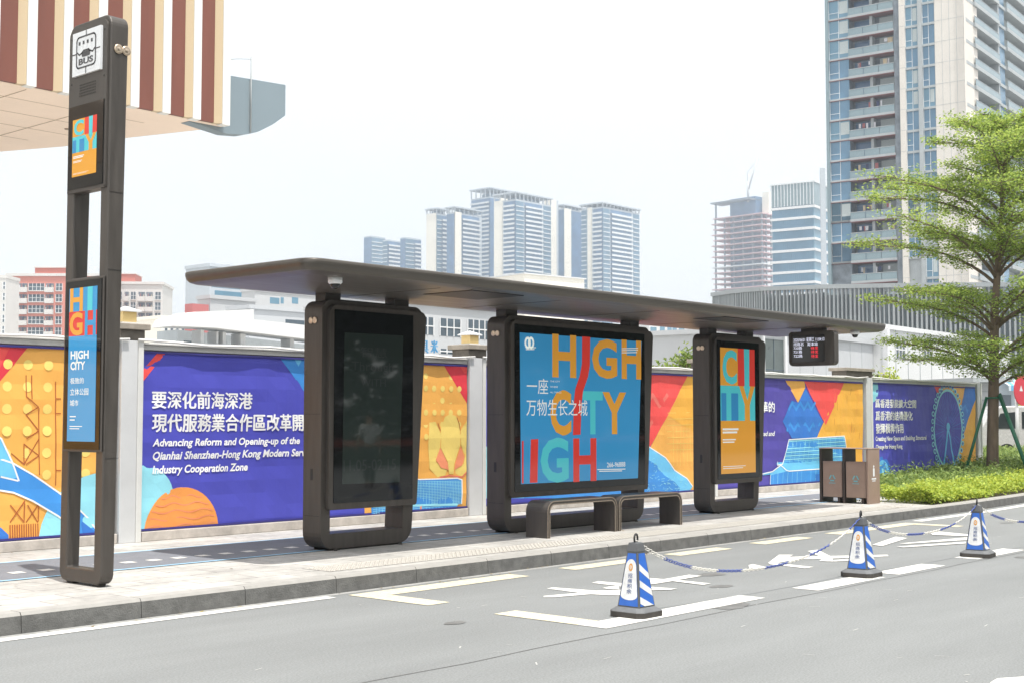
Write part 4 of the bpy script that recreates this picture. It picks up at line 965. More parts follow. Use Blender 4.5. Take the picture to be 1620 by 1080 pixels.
b = MB(); b.obox(c, ex, ey, (-3, wl * .2, zt + 11), (wr * .6, wl * 1.05, zt + 12), CG); b.obox(c, ex, ey, (0, wl - 1, zt), (1, wl, zt + 11), CG); b.build('roof_deck', t)
b = MB(); b.obox(c, ex, ey, (wr * .5, 0, zt), (wr * .9, wl * .14, zt + 17), CREAM); b.build('stair_core', t)
p = gpt(1187, 1012); z0 = zat(p, 312); t = thing('tower_crane', 'pale luffing crane on top of the unfinished tower', 'crane', (p.x, p.y, zt))
CRN = mat('crane_paint', S(215, 218, 222, .8), .7)
b = MB(); b.tube([(p.x, p.y, zt + 10), (p.x, p.y, zat(p, 285))], 1.0, CRN, 4); b.build('mast', t)
q = gpt(1203, 1012); b = MB(); b.tube([(p.x, p.y, zat(p, 300)), (q.x, q.y, zat(q, 247))], [.9, .5], CRN, 4); b.build('jib', t)
b = MB(); s_ = gpt(1186, 1012); b.tube([(p.x, p.y, zat(p, 300)), (s_.x, s_.y, zat(s_, 270)), (q.x, q.y, zat(q, 250))], .28, CRN, 4); b.build('stay', t)
# glass office block
c = gpt(1292, 520); t = thing('glass_office_block', 'pale turquoise glass office block with white floor bands left of the tall tower', 'office block', c)
ex, ey = E(8), E(98); wl, wr = w_to(c, ey, 1225), 22; zt = zat(c, 296)
b = MB(); b.obox(c, ex, ey, (0, 0, 0), (wr, wl, zt - 6), GLB); b.build('glass_wall', t)
b = MB(); b.obox(c, ex, ey, (-.3, -.3, zt - 6), (wr + .3, wl + .3, zt + 2.5), RAIL)
b.obox(c, ex, ey, (-.6, -.6, zt + 2.5), (wr + .6, wl + .6, zt + 3.1), BAND)
for i in range(14): b.obox(c, ex, ey, (-.5, wl * i / 13 - .12, zt - 6), (-.3, wl * i / 13 + .12, zt + 2.5), BAND)
b.build('roof_screen', t)
for i in range(13):
    z = zt - 7.2 - i * 4.15
    b = MB(); b.obox(c, ex, ey, (-.5, -.5, z), (wr + .5, wl + .5, z + .95), FRM); b.build('floor_band', t)
b = MB()
for i in range(1, 22): b.obox(c, ex, ey, (-.12, wl * i / 22 - .07, 8), (.1, wl * i / 22 + .07, zt - 6), GL2)
b.build('mullions', t)
c = gpt(1303, 300); t = thing('slim_grey_shaft', 'slim pale grey shaft between the glass office and the tall tower', 'tower', c)
b = MB(); F = Face(c, E(-48.6)); F.box(b, 0, F.u(1311), 0, zat(c, 263), -.6, 0, CONC); b.build('wall', t)
# ---- tall residential tower on the right
DT = 195; c = gpt(1537, DT); A_ = 5; ex, ey = E(A_), E(A_ + 90); wl = w_to(c, ey, 1315); wr = w_to(c, ex, 1720); fh = 3.02; ZTOP = 78
t = thing('residential_tower', 'tall beige cornered tower with blue windows and glass balconies', 'tower', c, 'residential towers on the skyline')
F = Face(c + ey * wl, -ey)
uu = lambda x: F.u(x + (x - 810) * 560 / 37000)      # columns were read high up, where uprights lean in
b = MB()
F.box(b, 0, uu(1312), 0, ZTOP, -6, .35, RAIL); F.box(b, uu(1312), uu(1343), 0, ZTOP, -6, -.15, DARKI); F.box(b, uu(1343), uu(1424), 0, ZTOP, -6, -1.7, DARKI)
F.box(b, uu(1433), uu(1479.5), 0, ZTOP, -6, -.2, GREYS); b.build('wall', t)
for x0, x1, d in ((1424, 1433, .25), (1479.5, 1526, 0)):
    b = MB(); F.box(b, uu(x0), uu(x1), 0, ZTOP, -6, d, BEIGE)
    for i in range(26):
        F.box(b, uu(x0) - .002, uu(x1) + .002, i * fh + .3, i * fh + .34, -5, d + .012, GREYS)
    if x0 > 1450:
        for k in (1, 2, 3): ux = uu(x0) + (uu(x1) - uu(x0)) * k / 4; F.box(b, ux - .02, ux + .02, 0, ZTOP, -5, d + .012, GREYS)
    b.build('stone_pier', t)
b = MB(); F.box(b, uu(1453.5), uu(1460), 0, ZTOP, -4, .3, GREYS); b.build('mullion_pier', t)
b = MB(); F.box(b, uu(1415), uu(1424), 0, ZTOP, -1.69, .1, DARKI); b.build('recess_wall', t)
z0 = zat(c, 470); i0 = int(z0 / fh)
random.seed(11)
NF = int((ZTOP - 6) / fh) - i0
for x0, x1 in ((1312, 1343), (1433, 1453.5), (1460, 1479.5)):
    u0, u1 = uu(x0), uu(x1); z = i0 * fh
    def win(curt, dz):
        b = MB(); F.box(b, u0, u1, z + dz + .3, z + dz + fh - .06, -.15, -.06, GL1 if not curt else GLB); 
        w_ = b.build('window', t)
        b = MB(); m = REDL if x0 < 1400 else GREYS; F.box(b, u0, u1, z + dz + .02, z + dz + .28, -.16, .12, GREYS); F.box(b, u0, u1, z + dz - .06, z + dz + .018, -.16, .16, m); b.build('sill', w_)
        b = MB(); um = u0 + (u1 - u0) * .5
        F.box(b, u0, u0 + .06, z + dz + .3, z + dz + fh - .06, -.058, 0, BAND); F.box(b, um - .03, um + .03, z + dz + .3, z + dz + fh - .06, -.058, 0, BAND); F.box(b, u0 + .062, um - .032, z + dz + 1.1, z + dz + 1.16, -.058, -.01, BAND)
        if curt: F.box(b, um + .1, u1 - (.1 if x0 < 1400 else .2), z + dz + .9, z + dz + fh - .3, -.058, -.04, CURT)
        b.build('window_frame', w_); return w_
    wa, wb = win(0, 0), win(1, fh)
    for i in range(2, NF): inst(wb if random.random() < .45 else wa, (0, 0, 0), t).location += Vector((0, 0, 0)) if False else Vector((0, 0, 0))
    # place the copies floor by floor
    kids = [o for o in t.children if o.name.startswith('window') and o not in (wa, wb) and not o.get('set_')]
    for i, o in enumerate(kids, 2): o.location = Vector((0, 0, (i - (1 if o.data == wb.data else 0)) * fh)); o['set_'] = 1
u0, u1 = uu(1343), uu(1415)
z = i0 * fh
b = MB(); F.box(b, u0, u1, z - .05, z + .3, -1.69, .3, GREYS); F.box(b, u0, u1 + .05, z - .14, z - .052, -1.6, .34, REDL); bal = b.build('balcony', t)
b = MB(); n = 3
for k in range(n): F.box(b, u0 + (u1 - u0) * k / n + .04, u0 + (u1 - u0) * (k + 1) / n - .04, z + .32, z + 1.28, .2, .24, RAIL)
F.box(b, u0, u1, z + 1.29, z + 1.36, .17, .27, GREYS); b.build('railing', bal)
b = MB(); F.box(b, u0 + .3, u0 + (u1 - u0) * .42, z + .4, z + 2.7, -1.68, -1.6, GL2); F.box(b, u0 + (u1 - u0) * .6, u1 - .2, z + .4, z + 2.7, -1.68, -1.6, CURT); b.build('balcony_door', bal)
b = MB(); F.box(b, u0 + (u1 - u0) * .44, u0 + (u1 - u0) * .5, z + .4, z + 2.9, -1.6, -.5, GREYS); b.build('partition', bal)
for i in range(1, NF): inst(bal, (0, 0, i * fh), t)
CLO = [mat('laundry_' + n_, S(*c_, .8), .9) for n_, c_ in (('white', (230, 230, 235)), ('rose', (180, 110, 110)), ('navy', (60, 70, 110)), ('tan', (220, 200, 165)))]
for i in (1, 3, 4, 6, 8, 9, 11, 12):
    b = MB()
    for k in range(random.randint(3, 7)):
        u = random.uniform(u0 + .8, u1 - .8); h = random.uniform(.5, .9); F.box(b, u, u + random.uniform(.25, .5), z + i * fh + 2.3 - h, z + i * fh + 2.3, -.6, -.55, random.choice(CLO))
    F.box(b, u0 + .5, u1 - .5, z + i * fh + 2.29, z + i * fh + 2.31, -.59, -.56, GREYS); b.build('hanging_laundry', t)
FR = Face(c, ex); uv_ = lambda x: FR.u(x + (x - 810) * 560 / 37000)
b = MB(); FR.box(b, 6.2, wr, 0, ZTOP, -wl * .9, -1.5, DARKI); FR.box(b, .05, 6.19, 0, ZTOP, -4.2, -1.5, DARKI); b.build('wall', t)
b = MB(); FR.box(b, 0.0, uv_(1529), 0, ZTOP, -1.49, .02, BEIGE); b.build('stone_pier', t)
for x0, x1 in ((1529, 1541), (1580, 1592)):
    b = MB(); FR.box(b, uv_(x0), uv_(x1), 0, ZTOP, -1.49, -.2, GL1)
    for i in range(int(ZTOP / fh)): FR.box(b, uv_(x0), uv_(x1), i * fh - .1, i * fh + .35, -1.4, .02, GREYS)
    b.build('window_strip', t)
i1 = int(zat(c, 600) / fh)
for x0, x1 in ((1541, 1580), (1592, 1640), (1640, 1700)):
    u0, u1 = uv_(x0), uv_(x1); z = i0 * fh
    b = MB(); FR.box(b, u0, u1, z - .15, z + .4, -1.49, .3, GREYS); bal = b.build('balcony', t)
    b = MB(); FR.box(b, u0 + .05, u1 - .05, z + .42, z + 1.3, .2, .24, RAIL); FR.box(b, u0, u1, z + 1.31, z + 1.38, .17, .27, GREYS); b.build('railing', bal)
    b = MB(); FR.box(b, u0 + .05, u0 + (u1 - u0) * .4, z + .4, z + 2.85, -1.48, -1.35, CURT); b.build('balcony_door', bal); b = MB(); FR.box(b, u1 - .5, u1, z + .4, z + 2.87, -1.48, .15, GREYS); b.build('partition', bal)
    for i in range(1, min(NF, 24 if x0 < 1600 else NF)): inst(bal, (0, 0, i * fh), t)
for o_ in t.children:
    if 'set_' in o_: del o_['set_']
# ---- slatted podium building
SLM = mat('grey_slats', S(190, 196, 198, .62), .6, vary=.1, scale=.3); SLB = mat('podium_glass_wall', S(140, 152, 158, .75), .4, vary=.3, scale=.2)
P = [gpt(1127, 146), gpt(1160, 140.5), gpt(1205, 136), gpt(1300, 132), gpt(1400, 129), gpt(1520, 127), gpt(1640, 126)]
yt = [466, 461, 457, 453.5, 451.5, 450, 450]
t = thing('slatted_building', 'low grey building screened by thin vertical slats, behind the far end of the shelter', 'building', P[2])
b, s_ = MB(), MB()
for i in range(len(P) - 1):
    p, q = P[i], P[i + 1]; e = (q - p).normalized(); F = Face(p, e); W = (q - p).length; za, zb = zat(p, yt[i]), zat(q, yt[i + 1]); zz = min(za, zb)
    F.box(b, 0, W, 0, zz - .5, -12, -.7, SLB)
    k = max(2, int(W / .42))
    for j in range(k):
        u = W * j / k; zt_ = za + (zb - za) * j / k; F.box(s_, u, u + random.uniform(.09, .2), max(2, zt_ - 11), zt_ - .2, -.3 - .2 * random.random(), -.1, SLM)
    V = [F.at(0, .1, za - .2), F.at(W, .1, zb - .2), F.at(W, .1, zb + .2), F.at(0, .1, za + .2)]; s_.prism(V, tuple(F.n * -.8), SLM)
b.build('wall', t); s_.build('slat_screen', t)
# ---- white site buildings behind the wall on the right
def block(name, lab, cat, x0, x1, D, ytop, a, depth=8, m=WHB, wins=(), group=None, ledge=True, wm=DGL, bars=True, zb0=0):
    c = gpt(x0, D); F = Face(c, E(a)); W = F.u(x1); t = thing(name, lab, cat, c, group); zt = zat(c, ytop)
    b = MB(); F.box(b, 0, W, zb0, zt, -depth, 0, m); b.build('wall', t)
    if ledge: b = MB(); F.box(b, -.15, W + .15, zt, zt + .02 * D / 10 + .1, -depth - .1, .15, m); b.build('parapet', t)
    for (xa, ya, xb, yb) in wins:
        ua, ub = F.u(xa), F.u(xb); zb_, za_ = F.z(ua, yb), F.z(ua, ya)
        b = MB(); F.box(b, ua, ub, zb_, za_, -.1, .012, wm); w_ = b.build('window', t)
        if bars:
            b = MB(); k = max(1, round((ub - ua) / max(.5, (za_ - zb_) * .45))); th = D * .0006 + .02
            for j in range(k + 1): u = ua + (ub - ua) * j / k; F.box(b, u - th / 2, u + th / 2, zb_, za_, .013, .05, FRM)
            zc = zb_ + (za_ - zb_) * .5; F.box(b, ua + th / 2, ub - th / 2, zc - th / 2, zc + th / 2, .013, .046, FRM); b.build('window_frame', w_)
    return t, F, W, zt
t, F, W, zt = block('site_shed', 'pale grey panelled shed with a dark gridded gate behind the arrivals display', 'shed', 1200, 1396, 62, 524, 4, m=GREYB)
b = MB(); ua, ub = F.u(1208), F.u(1240); F.box(b, ua, ub, 0, zt - .3, -.1, .03, mat('dark_green_glass', S(98, 112, 110, .6), .3, vary=.3, scale=1.5)); g_ = b.build('gate', t)
b = MB(); F.box(b, ub, ub + .22, 0, zt + .1, -.05, .12, FRM); F.box(b, ua - .15, ua, 0, zt + .1, -.05, .12, FRM); F.box(b, (ua + ub) / 2 - .02, (ua + ub) / 2 + .02, 0, zt - .3, .031, .05, DGL)
for k in range(1, 5): F.box(b, ua, ub, k * .95, k * .95 + .04, .031, .048, DGL)
b.build('gate_frame', g_)
b = MB()
for k in range(1, 8): u = ub + .3 + k * (W - ub) / 8; F.box(b, u, u + .03, 0, zt, .001, .012, GREYS)
b.build('panel_joints', t)
t, F, W, zt = block('site_office', 'bright white panelled building with barred windows behind the street tree', 'building', 1398, 1600, 74, 520, 3, wins=((1418, 538, 1433, 566), (1462, 540, 1476, 566)))
b = MB(); F.box(b, -.05, .3, 0, zt, .02, .3, FRM); b.build('downpipe', t); b = MB()
for k in range(1, 12): F.box(b, W * k / 12, W * k / 12 + .05, 0, zt, .001, .02, GREYS)
b.build('panel_joints', t)
block('white_building', 'small white building with blue glazing seen between two screen columns', 'building', 1028, 1100, 260, 548, 6, wins=(), m=WHB)
block('glazed_block', 'pale blue gridded office block seen between the HIGH CITY and CITY screens', 'building', 1028, 1086, 330, 508, -6, m=WHB, wins=((1029, 517, 1040, 549), (1044, 514, 1053, 546), (1056, 514, 1072, 549), (1074, 516, 1084, 549)), wm=GLB)
# ---- light grey school-like building behind the first two columns
t, F, W, zt = block('grey_building', 'light grey building with white barred windows between the first two screen columns', 'building', 640, 800, 72, 480, 1, m=GREYB, wins=((656, 500, 685, 528), (695, 503, 728, 531), (739, 505, 775, 535), (695, 551, 728, 559)))
c = gpt(664, 60); F = Face(c, E(0)); t = thing('rooftop_letters', 'two blue block letters standing on a frame above the wall', 'sign', c); SBL = mat('sign_blue', S(90, 165, 215, .8), .6)
for ch, xa, xb in (('具', 665.5, 676), ('米', 680.5, 691)):
    fl = Flat('y', 0); fl.to3 = lambda u, v, l: F.at(u, .05 * l, v); ua, ub = F.u(xa), F.u(xb); za, zb = F.z(ua, 538), F.z(ua, 558)
    for l in (0, .4, .8): fl.text(ch, (ua, za, ub, zb), SBL, l, .0, pix=False); fl.text(ch, (ua + .03, za, ub + .03, zb), SBL, l + .2, .0, pix=False)
    fl.mb.build('letter', t)
b = MB(); F.box(b, -.1, F.u(693), 0, F.z(0, 559), -.1, .0, FRM); b.build('letter_frame', t)
# ---- white station-like building with a broad white fascia
t, F, W, zt = block('station_building', 'white building with broad sloping fascia and white columns, left of the first screen column', 'building', 262, 640, 95, 540, -3, m=GREYB, ledge=False, depth=14)
c = F.o
def quad(b, pts, d0, d1, m): V = [F.at(F.u(x), d0, F.z(F.u(x), y)) for x, y in pts]; b.prism(V, tuple(F.n * (d1 - d0)), m)
b = MB(); quad(b, [(262, 516), (268, 504), (302, 494), (392, 490), (392, 506), (640, 533), (640, 556), (330, 519)], -2.0, .6, WHB); b.build('fascia', t)
b = MB(); quad(b, [(318, 518), (640, 556), (640, 580), (318, 580)], -6, -3.2, GREYS); b.build('back_wall', t)
for xa, xb in ((321, 326), (346, 349), (356, 361), (384, 392), (463, 469)):
    b = MB(); F.box(b, F.u(xa), F.u(xb), 0, F.z(F.u(xa), 521 + (xa - 321) * .1), -1.6, -.4, WHB); b.build('column', t)
for (xa, ya, xb, yb) in ((367, 524, 382, 536), (328, 536, 344, 545), (405, 530, 425, 534)):
    b = MB(); F.box(b, F.u(xa), F.u(xb), F.z(F.u(xa), yb), F.z(F.u(xa), ya), -3.19, -3.1, DGL); b.build('window', t)
b = MB(); quad(b, [(362, 538), (384, 536), (384, 560), (362, 560)], -2.4, -2.2, WHB); b.build('canopy_wall', t)
block('grey_annex', 'pale grey box building stepping up behind the white fascia', 'building', 330, 402, 130, 472, 0, m=GREYB, depth=2)
block('louvred_block', 'long pale grey block with dark louvres behind the white fascia', 'building', 393, 640, 112, 488, 0, depth=3, m=GREYB, wins=((450, 505, 480, 512), (486, 507, 520, 513)), bars=False)
block('glazed_tower', 'blue grey glazed block peeping over the near end of the shelter roof', 'building', 329, 399, 200, 421, 0, depth=6, m=CONC, wins=((332, 424, 397, 437), (332, 441, 397, 454), (337, 459, 397, 468)), wm=GLB, bars=False)
block('low_glazed_block', 'low pale block with blue windows just under the near end of the shelter roof', 'building', 401, 640, 190, 460, 0, depth=3, m=GREYB, wins=((425, 470, 440, 480), (442, 470, 447, 480), (460, 470, 470, 480)), wm=GLB, bars=False)
block('red_roof_hut', 'small red walled rooftop hut with white posts left of the pale grey box', 'building', 302, 328, 128, 480, 0, depth=1.2, zb0=9, m=mat('hut_red', S(205, 125, 125, .8), .8), ledge=False)
block('terrace_houses', 'distant row of pale low houses left of the white fascia', 'building', 253, 312, 220, 504, 0, m=CREAM, wins=[(258 + k * 9, 508, 263 + k * 9, 524) for k in range(6)])
# ---- apartment blocks on the left
SAL = mat('salmon_render', S(228, 146, 130, .78), .85, vary=.06, scale=.2); SALD = mat('dark_salmon_render', S(205, 120, 105, .78), .85); WAP = mat('white_apartment_render', S(240, 238, 234, .7), .85, vary=.05, scale=.2)
def apartment(lab, x0, x1, D, ytop, wall, colsx, rows, roofx, rooft, roofm, a):
    c = gpt(x0, D); F = Face(c, E(a)); W = F.u(x1); zt = zat(c, ytop); t = thing('apartment_block', lab, 'apartment block', c, 'apartment blocks beyond the wall at the left')
    b = MB(); F.box(b, 0, W, 0, zt, -16, 0, wall); b.build('wall', t)
    b = MB(); F.box(b, -.4, W + .4, zt, zt + .7, -16.4, .4, WAP); b.build('parapet', t)
    b = MB(); F.box(b, F.u(roofx[0]), F.u(roofx[1]), zt + .7, zat(c, rooft), -12, -3, roofm); F.box(b, F.u(roofx[0]) - .3, F.u(roofx[1]) + .3, zat(c, rooft), zat(c, rooft) + .35, -12.3, -2.7, WAP); b.build('roof_house', t)
    for xa, xb, k in colsx:
        ua, ub = F.u(xa), F.u(xb); first = None
        for i, (ya, yb) in enumerate(rows):
            za, zb = zat(c, ya), zat(c, yb)
            if first is None:
                z0 = zb; b = MB(); F.box(b, ua, ub, zb, za, -.4, .03, DGL if k != 'b' else DARKI); first = b.build('balcony' if k == 'b' else 'window', t)
                b = MB(); n = max(2, round((ub - ua) / 1.1))
                if k == 'b':
                    F.box(b, ua - .1, ub + .1, zb - .5, zb + .75, .1, .9, WAP)
                    for j in range(4): F.box(b, ua + (ub - ua) * (j + .2) / 4, ua + (ub - ua) * (j + .5) / 4, zb + .8, zb + .8 + .5 + .5 * ((j * 7) % 3) / 2, .3, .4, CLO[j])
                else:
                    for j in range(n + 1): F.box(b, ua + (ub - ua) * j / n - .06, ua + (ub - ua) * j / n + .06, zb, za, .031, .12, FRM)
                    F.box(b, ua, ub, zb - .25, zb - .02, .01, .35, WAP); F.box(b, ua + .061, ub - .061, (za + zb) / 2 - .05, (za + zb) / 2 + .05, .031, .1, FRM)
                b.build('balcony_rail' if k == 'b' else 'window_frame', first)
            else: inst(first, (0, 0, zb - z0), t)
            if i > 6: break
k = lambda x: x / 4.909
rows = [(390 + y / 4.909, 390 + (y + 55) / 4.909) for y in (285, 371, 457, 543, 629, 715)]
apartment('salmon pink apartment block with a red roof house behind the bus stop sign', 7, 150, 365, 436.5, SAL, [(k(62), k(110), 'w'), (k(130), k(192), 'b'), (k(202), k(325), 'w'), (k(337), k(398), 'b'), (k(415), k(465), 'w'), (118, 128, 'w'), (134, 146, 'b')], rows, (44, 100), 421, SALD, -48)
rows = [(390 + y / 4.909, 390 + (y + 58) / 4.909) for y in (350, 432, 514, 596, 678)]
apartment('white apartment block with a red roof house right of the bus stop sign', 158, 254, 380, 449, WAP, [(166, 178, 'w'), (182, 190, 'w'), (k(952), k(985), 'b'), (k(1000), k(1040), 'w'), (k(1060), k(1112), 'b'), (k(1120), k(1172), 'b'), (k(1190), k(1236), 'w')], rows, (152, 207), 431, SALD, -44)
block('white_apartment_edge', 'sliver of a white apartment block at the very left edge beside the salmon one', 'apartment block', -60, 5, 340, 440, -50, m=WAP, wins=[(0, 446 + 17.5 * i, 4, 457 + 17.5 * i) for i in range(5)])
# ---- cantilevered hall with coloured fins, upper left
t = thing('cantilevered_hall', 'huge overhanging building with brown, cream and white vertical fins and a beige underside', 'building', (10, 46, 0))
HW, HB, HC = mat('hall_white_panel', (.72, .72, .7), .7, vary=.06, scale=.6), mat('hall_brown_panel', S(140, 84, 70, .72), .7, vary=.12, scale=.5, stretch=(2, 2, .3)), mat('hall_cream_panel', S(228, 206, 170, .72), .7)
SOF = mat('beige_soffit', S(240, 220, 202, 1.02), .8, vary=.05, scale=.4); JNT = mat('soffit_joint', S(190, 168, 142, .7), .8)
zb = 12.3; zt = 22; xe = 29.72
b = MB(); O = [(-40, 40), (xe, 40), (29.5, 41.1), (28.45, 44.6), (27.7, 47.9), (26.5, 50.9), (23, 57), (17, 64), (-40, 80)]
b.prism([(x, y + .25, zb) for x, y in O], (0, 0, .3), SOF); b.build('soffit', t)
b = MB(); b.prism([(x - .2, y + .45, zb + .3) for x, y in O], (0, 0, zt - zb), HW); b.build('hall_body', t)
b = MB()
for y in range(42, 76, 2): b.box((-10, y, zb - .006), (27.4 - max(0, y - 46) * .62, y + .03, zb + .004 + .246), JNT)
for x in range(-8, 28, 3):
    b.box((x, 40.6, zb - .01), (x + .03, 62 - max(0, x - 14) * 1.15, zb + .24), JNT)
b.build('soffit_joints', t)
random.seed(2)
for k in range(14):
    b = MB(); x, y = 4 + k * 1.7, 43 + (k * 5) % 9; b.lathe((x, y, zb - .03), [(.13, 0), (.13, .06)], JNT, 10); b.build('downlight', t)
per = (xe - 21.07 + .38) / 7.08
for k in range(18):
    x = xe - .1 - k * per
    b = MB(); b.box((x - per, 40.05, zb), (x - .58, 40.2, zt), HB); b.build('brown_panel', t)
    b = MB(); b.prism([(x - .34, 40.2, zb - .05), (x - .34, 39.85, zb - .05), (x - .004, 39.85, zb - .05), (x - .004, 40.2, zb - .05)], (0, 0, zt - zb), HW); b.build('white_fin', t)
    b = MB(); b.prism([(x - .58, 40.2, zb - .02), (x - .58, 40.04, zb - .02), (x - .345, 39.87, zb - .02), (x - .345, 40.2, zb - .02)], (0, 0, zt - zb), HC); b.build('cream_fin', t)
b = MB(); b.box((-20, 50, 0), (12, 64, zb), HW); b.build('support_core', t)
b = MB(); b.prism([(28.3, 40.5, 12.28), (29.9, 40.5, 12.1), (30.7, 40.5, 12.18), (31.4, 40.5, 12.4), (32.1, 40.5, 12.8), (32.7, 40.5, 13.25), (32.7, 40.5, 14.45), (29.95, 40.5, 14.3), (28.3, 40.5, 14.2)], (0, .5, 0), mat('blue_grey_cladding', S(160, 178, 188, .6), .7, vary=.05, scale=.3)); b.build('curved_end', t)
b = MB()
for xx in (30.95,): b.box((xx, 40.494, 12.6), (xx + .015, 40.4995, 14.25), GREYS)
b.build('panel_joints', t)
b = MB(); b.tube([(31.0, 40.44, 12.3), (31.0, 40.44, 15.2)], .03, GREYS, 5); b.tube([(31.0, 40.44, 15.1), (30.4, 40.44, 15.0), (30.05, 40.44, 14.9)], .012, GREYS, 4); b.build('lightning_rod', t)
# ---- gate area at the far right: kiosk, shop, van, round sign
t, F, W, zt = block('guard_kiosk', 'pale grey ribbed kiosk with a dark flat roof right of the ferris wheel banner', 'kiosk', 1540, 1582, 52, 604, -30, m=GREYB, ledge=False, depth=3)
b = MB(); F.box(b, -.3, W + .3, zt, zt + .16, -3.3, .4, GREYS); b.build('flat_roof', t)
b = MB()
for k in range(9): F.box(b, .02, W - .02, .3 + k * .32, .34 + k * .32, .001, .02, GREYS)
b.build('ribs', t)
b = MB(); F.box(b, .5, 1.3, 1.3, 1.6, .021, .03, mat('paper_notice', S(225, 215, 150, .7), .8)); b.build('notice', t)
t, F, W, zt = block('shop_building', 'small grey building with dark doorway under a blue striped awning, behind the van', 'building', 1578, 1660, 70, 596, -40, m=CONC, depth=6, ledge=False)
b = MB(); ua, ub = F.u(1582), F.u(1611)
AWB, AWW = mat('awning_blue', S(110, 185, 225, .8), .7), mat('awning_white', S(220, 232, 238, .75), .7)
for k in range(8):
    a0, a1 = ua + (ub - ua) * k / 8, ua + (ub - ua) * (k + 1) / 8; z1, z0 = F.z(ua, 600), F.z(ua, 618); b.mesh([F.at(a0, .02, z1), F.at(a1, .02, z1), F.at(a1, .9, z0 + .25), F.at(a0, .9, z0 + .25), F.at(a0, .9, z0), F.at(a1, .9, z0)], [(0, 1, 2, 3), (3, 2, 5, 4)], AWB if k % 3 else AWW)
b.build('awning', t); b = MB(); F.box(b, F.u(1584), F.u(1600), 0, F.z(ua, 624), -.1, .02, DARKI); b.build('doorway', t)
b = MB(); F.box(b, F.u(1611), F.u(1660), 0, F.z(ua, 612), -.05, .05, mat('yellow_green_wall', S(205, 205, 95, .75), .8)); b.build('painted_wall', t)
# white van
vc = gpt(1549, 49); va = R(-46); t = thing('parked_van', 'silver white van parked on the side road behind the tree stakes', 'van', vc)
VW = mat('silver_white_paint', (.6, .6, .585), .25, metal=.1, coat=.6, vary=.02); VG = mat('car_glass', (.04, .05, .05), .05); TY = mat('tyre_rubber', (.02, .02, .02), .8); RIM = mat('wheel_alloy', (.45, .45, .46), .35, metal=.8); VB = mat('beige_sill_trim', S(205, 192, 170, .7), .5)
ex = Vector((math.cos(va), math.sin(va), 0)); ey = Vector((-ex.y, ex.x, 0)); vo = vc
def vp(u, d, z): q = vo + ex * u + ey * d; return (q.x, q.y, z + .02)
prof = [(-.05, .45), (-.08, .95), (.02, 1.15), (.45, 1.85), (.8, 1.98), (3.4, 1.98), (3.8, 1.85), (4.35, 1.15), (4.95, .98), (5.1, .75), (5.05, .4), (4.4, .34), (.6, .34)]
b = MB(); b.prism([vp(u, 0, z) for u, z in prof], tuple(ey * 1.8), VW); b.build('body', t, bevel=.06, seg=3, weld=True)
b = MB(); b.prism([vp(u, -.012, z) for u, z in ((.0, .36), (5.0, .36), (5.0, .56), (.0, .56))], tuple(ey * .02), VB); b.build('sill_trim', t)
for P in ([(.5, 1.2), (.75, 1.72), (1.35, 1.78), (1.35, 1.2)], [(1.5, 1.2), (1.5, 1.78), (2.6, 1.78), (2.6, 1.2)], [(2.75, 1.2), (2.75, 1.78), (3.5, 1.76), (4.05, 1.2)]):
    b = MB(); b.prism([vp(u, -.012, z) for u, z in P], tuple(ey * .05), VG); b.build('window', t)
for u in (.95, 4.15):
    wroot = None
    for d in (-.02, 1.6):
        b = MB(); V = []
        n = 24
        for dd in (0, .22):
            for q in range(n): a = 2 * math.pi * q / n; V.append(vp(u + .34 * math.cos(a), d + dd, .34 + .34 * math.sin(a)))
        b.mesh(V, [tuple(range(n)), tuple(reversed(range(n, 2 * n)))] + [(q, (q + 1) % n, n + (q + 1) % n, n + q) for q in range(n)], TY); w_ = b.build('wheel', t)
        b = MB(); V = []
        for dd in (-.012, .02):
            for q in range(n): a = 2 * math.pi * q / n; V.append(vp(u + .2 * math.cos(a), d + dd, .34 + .2 * math.sin(a)))
        b.mesh(V, [tuple(range(n)), tuple(reversed(range(n, 2 * n)))] + [(q, (q + 1) % n, n + (q + 1) % n, n + q) for q in range(n)], RIM); b.build('rim', w_)
for u in (1.9, 3.0):
    b = MB(); b.prism([vp(u, -.03, 1.08), vp(u + .2, -.03, 1.08), vp(u + .2, -.03, 1.12), vp(u, -.03, 1.12)], tuple(ey * .03), mat('chrome_trim', (.6, .6, .6), .2, metal=1)); b.build('door_handle', t)
b = MB(); b.prism([vp(-.09, .02, .95), vp(-.09, .3, .95), vp(-.05, .3, 1.25), vp(-.05, .02, 1.25)], tuple(ex * .04), mat('tail_lamp_red', S(200, 50, 60, .8), .2)); b.build('tail_light', t)
# red round sign
c = gpt(1609, 43); t = thing('round_road_sign', 'red round road sign on a pale pole in front of the van', 'road sign', c)
b = MB(); b.tube([(c.x, c.y, 0), (c.x, c.y, zat(c, 600))], .05, FRM, 10); b.build('pole', t)
F = Face(c, E(-12)); b = MB(); zc = zat(c, 617); rr = .46; V = []
for d in (.06, .085):
    for q in range(32): a = 2 * math.pi * q / 32; V.append(F.at(.22 + rr * math.cos(a), d, zc + rr * math.sin(a)))
b.mesh(V, [tuple(reversed(range(32))), tuple(range(32, 64))] + [(q, (q + 1) % 32, 32 + (q + 1) % 32, 32 + q) for q in range(32)], mat('sign_red', S(225, 75, 90, .85), .45)); b.build('sign_disc', t)
b = MB(); b.mesh([F.at(.02, .088, zc - .02), F.at(.2, .088, zc - .02), F.at(.11, .088, zc + .16)], [(0, 1, 2)], WHITEP); b.build('white_mark', t)
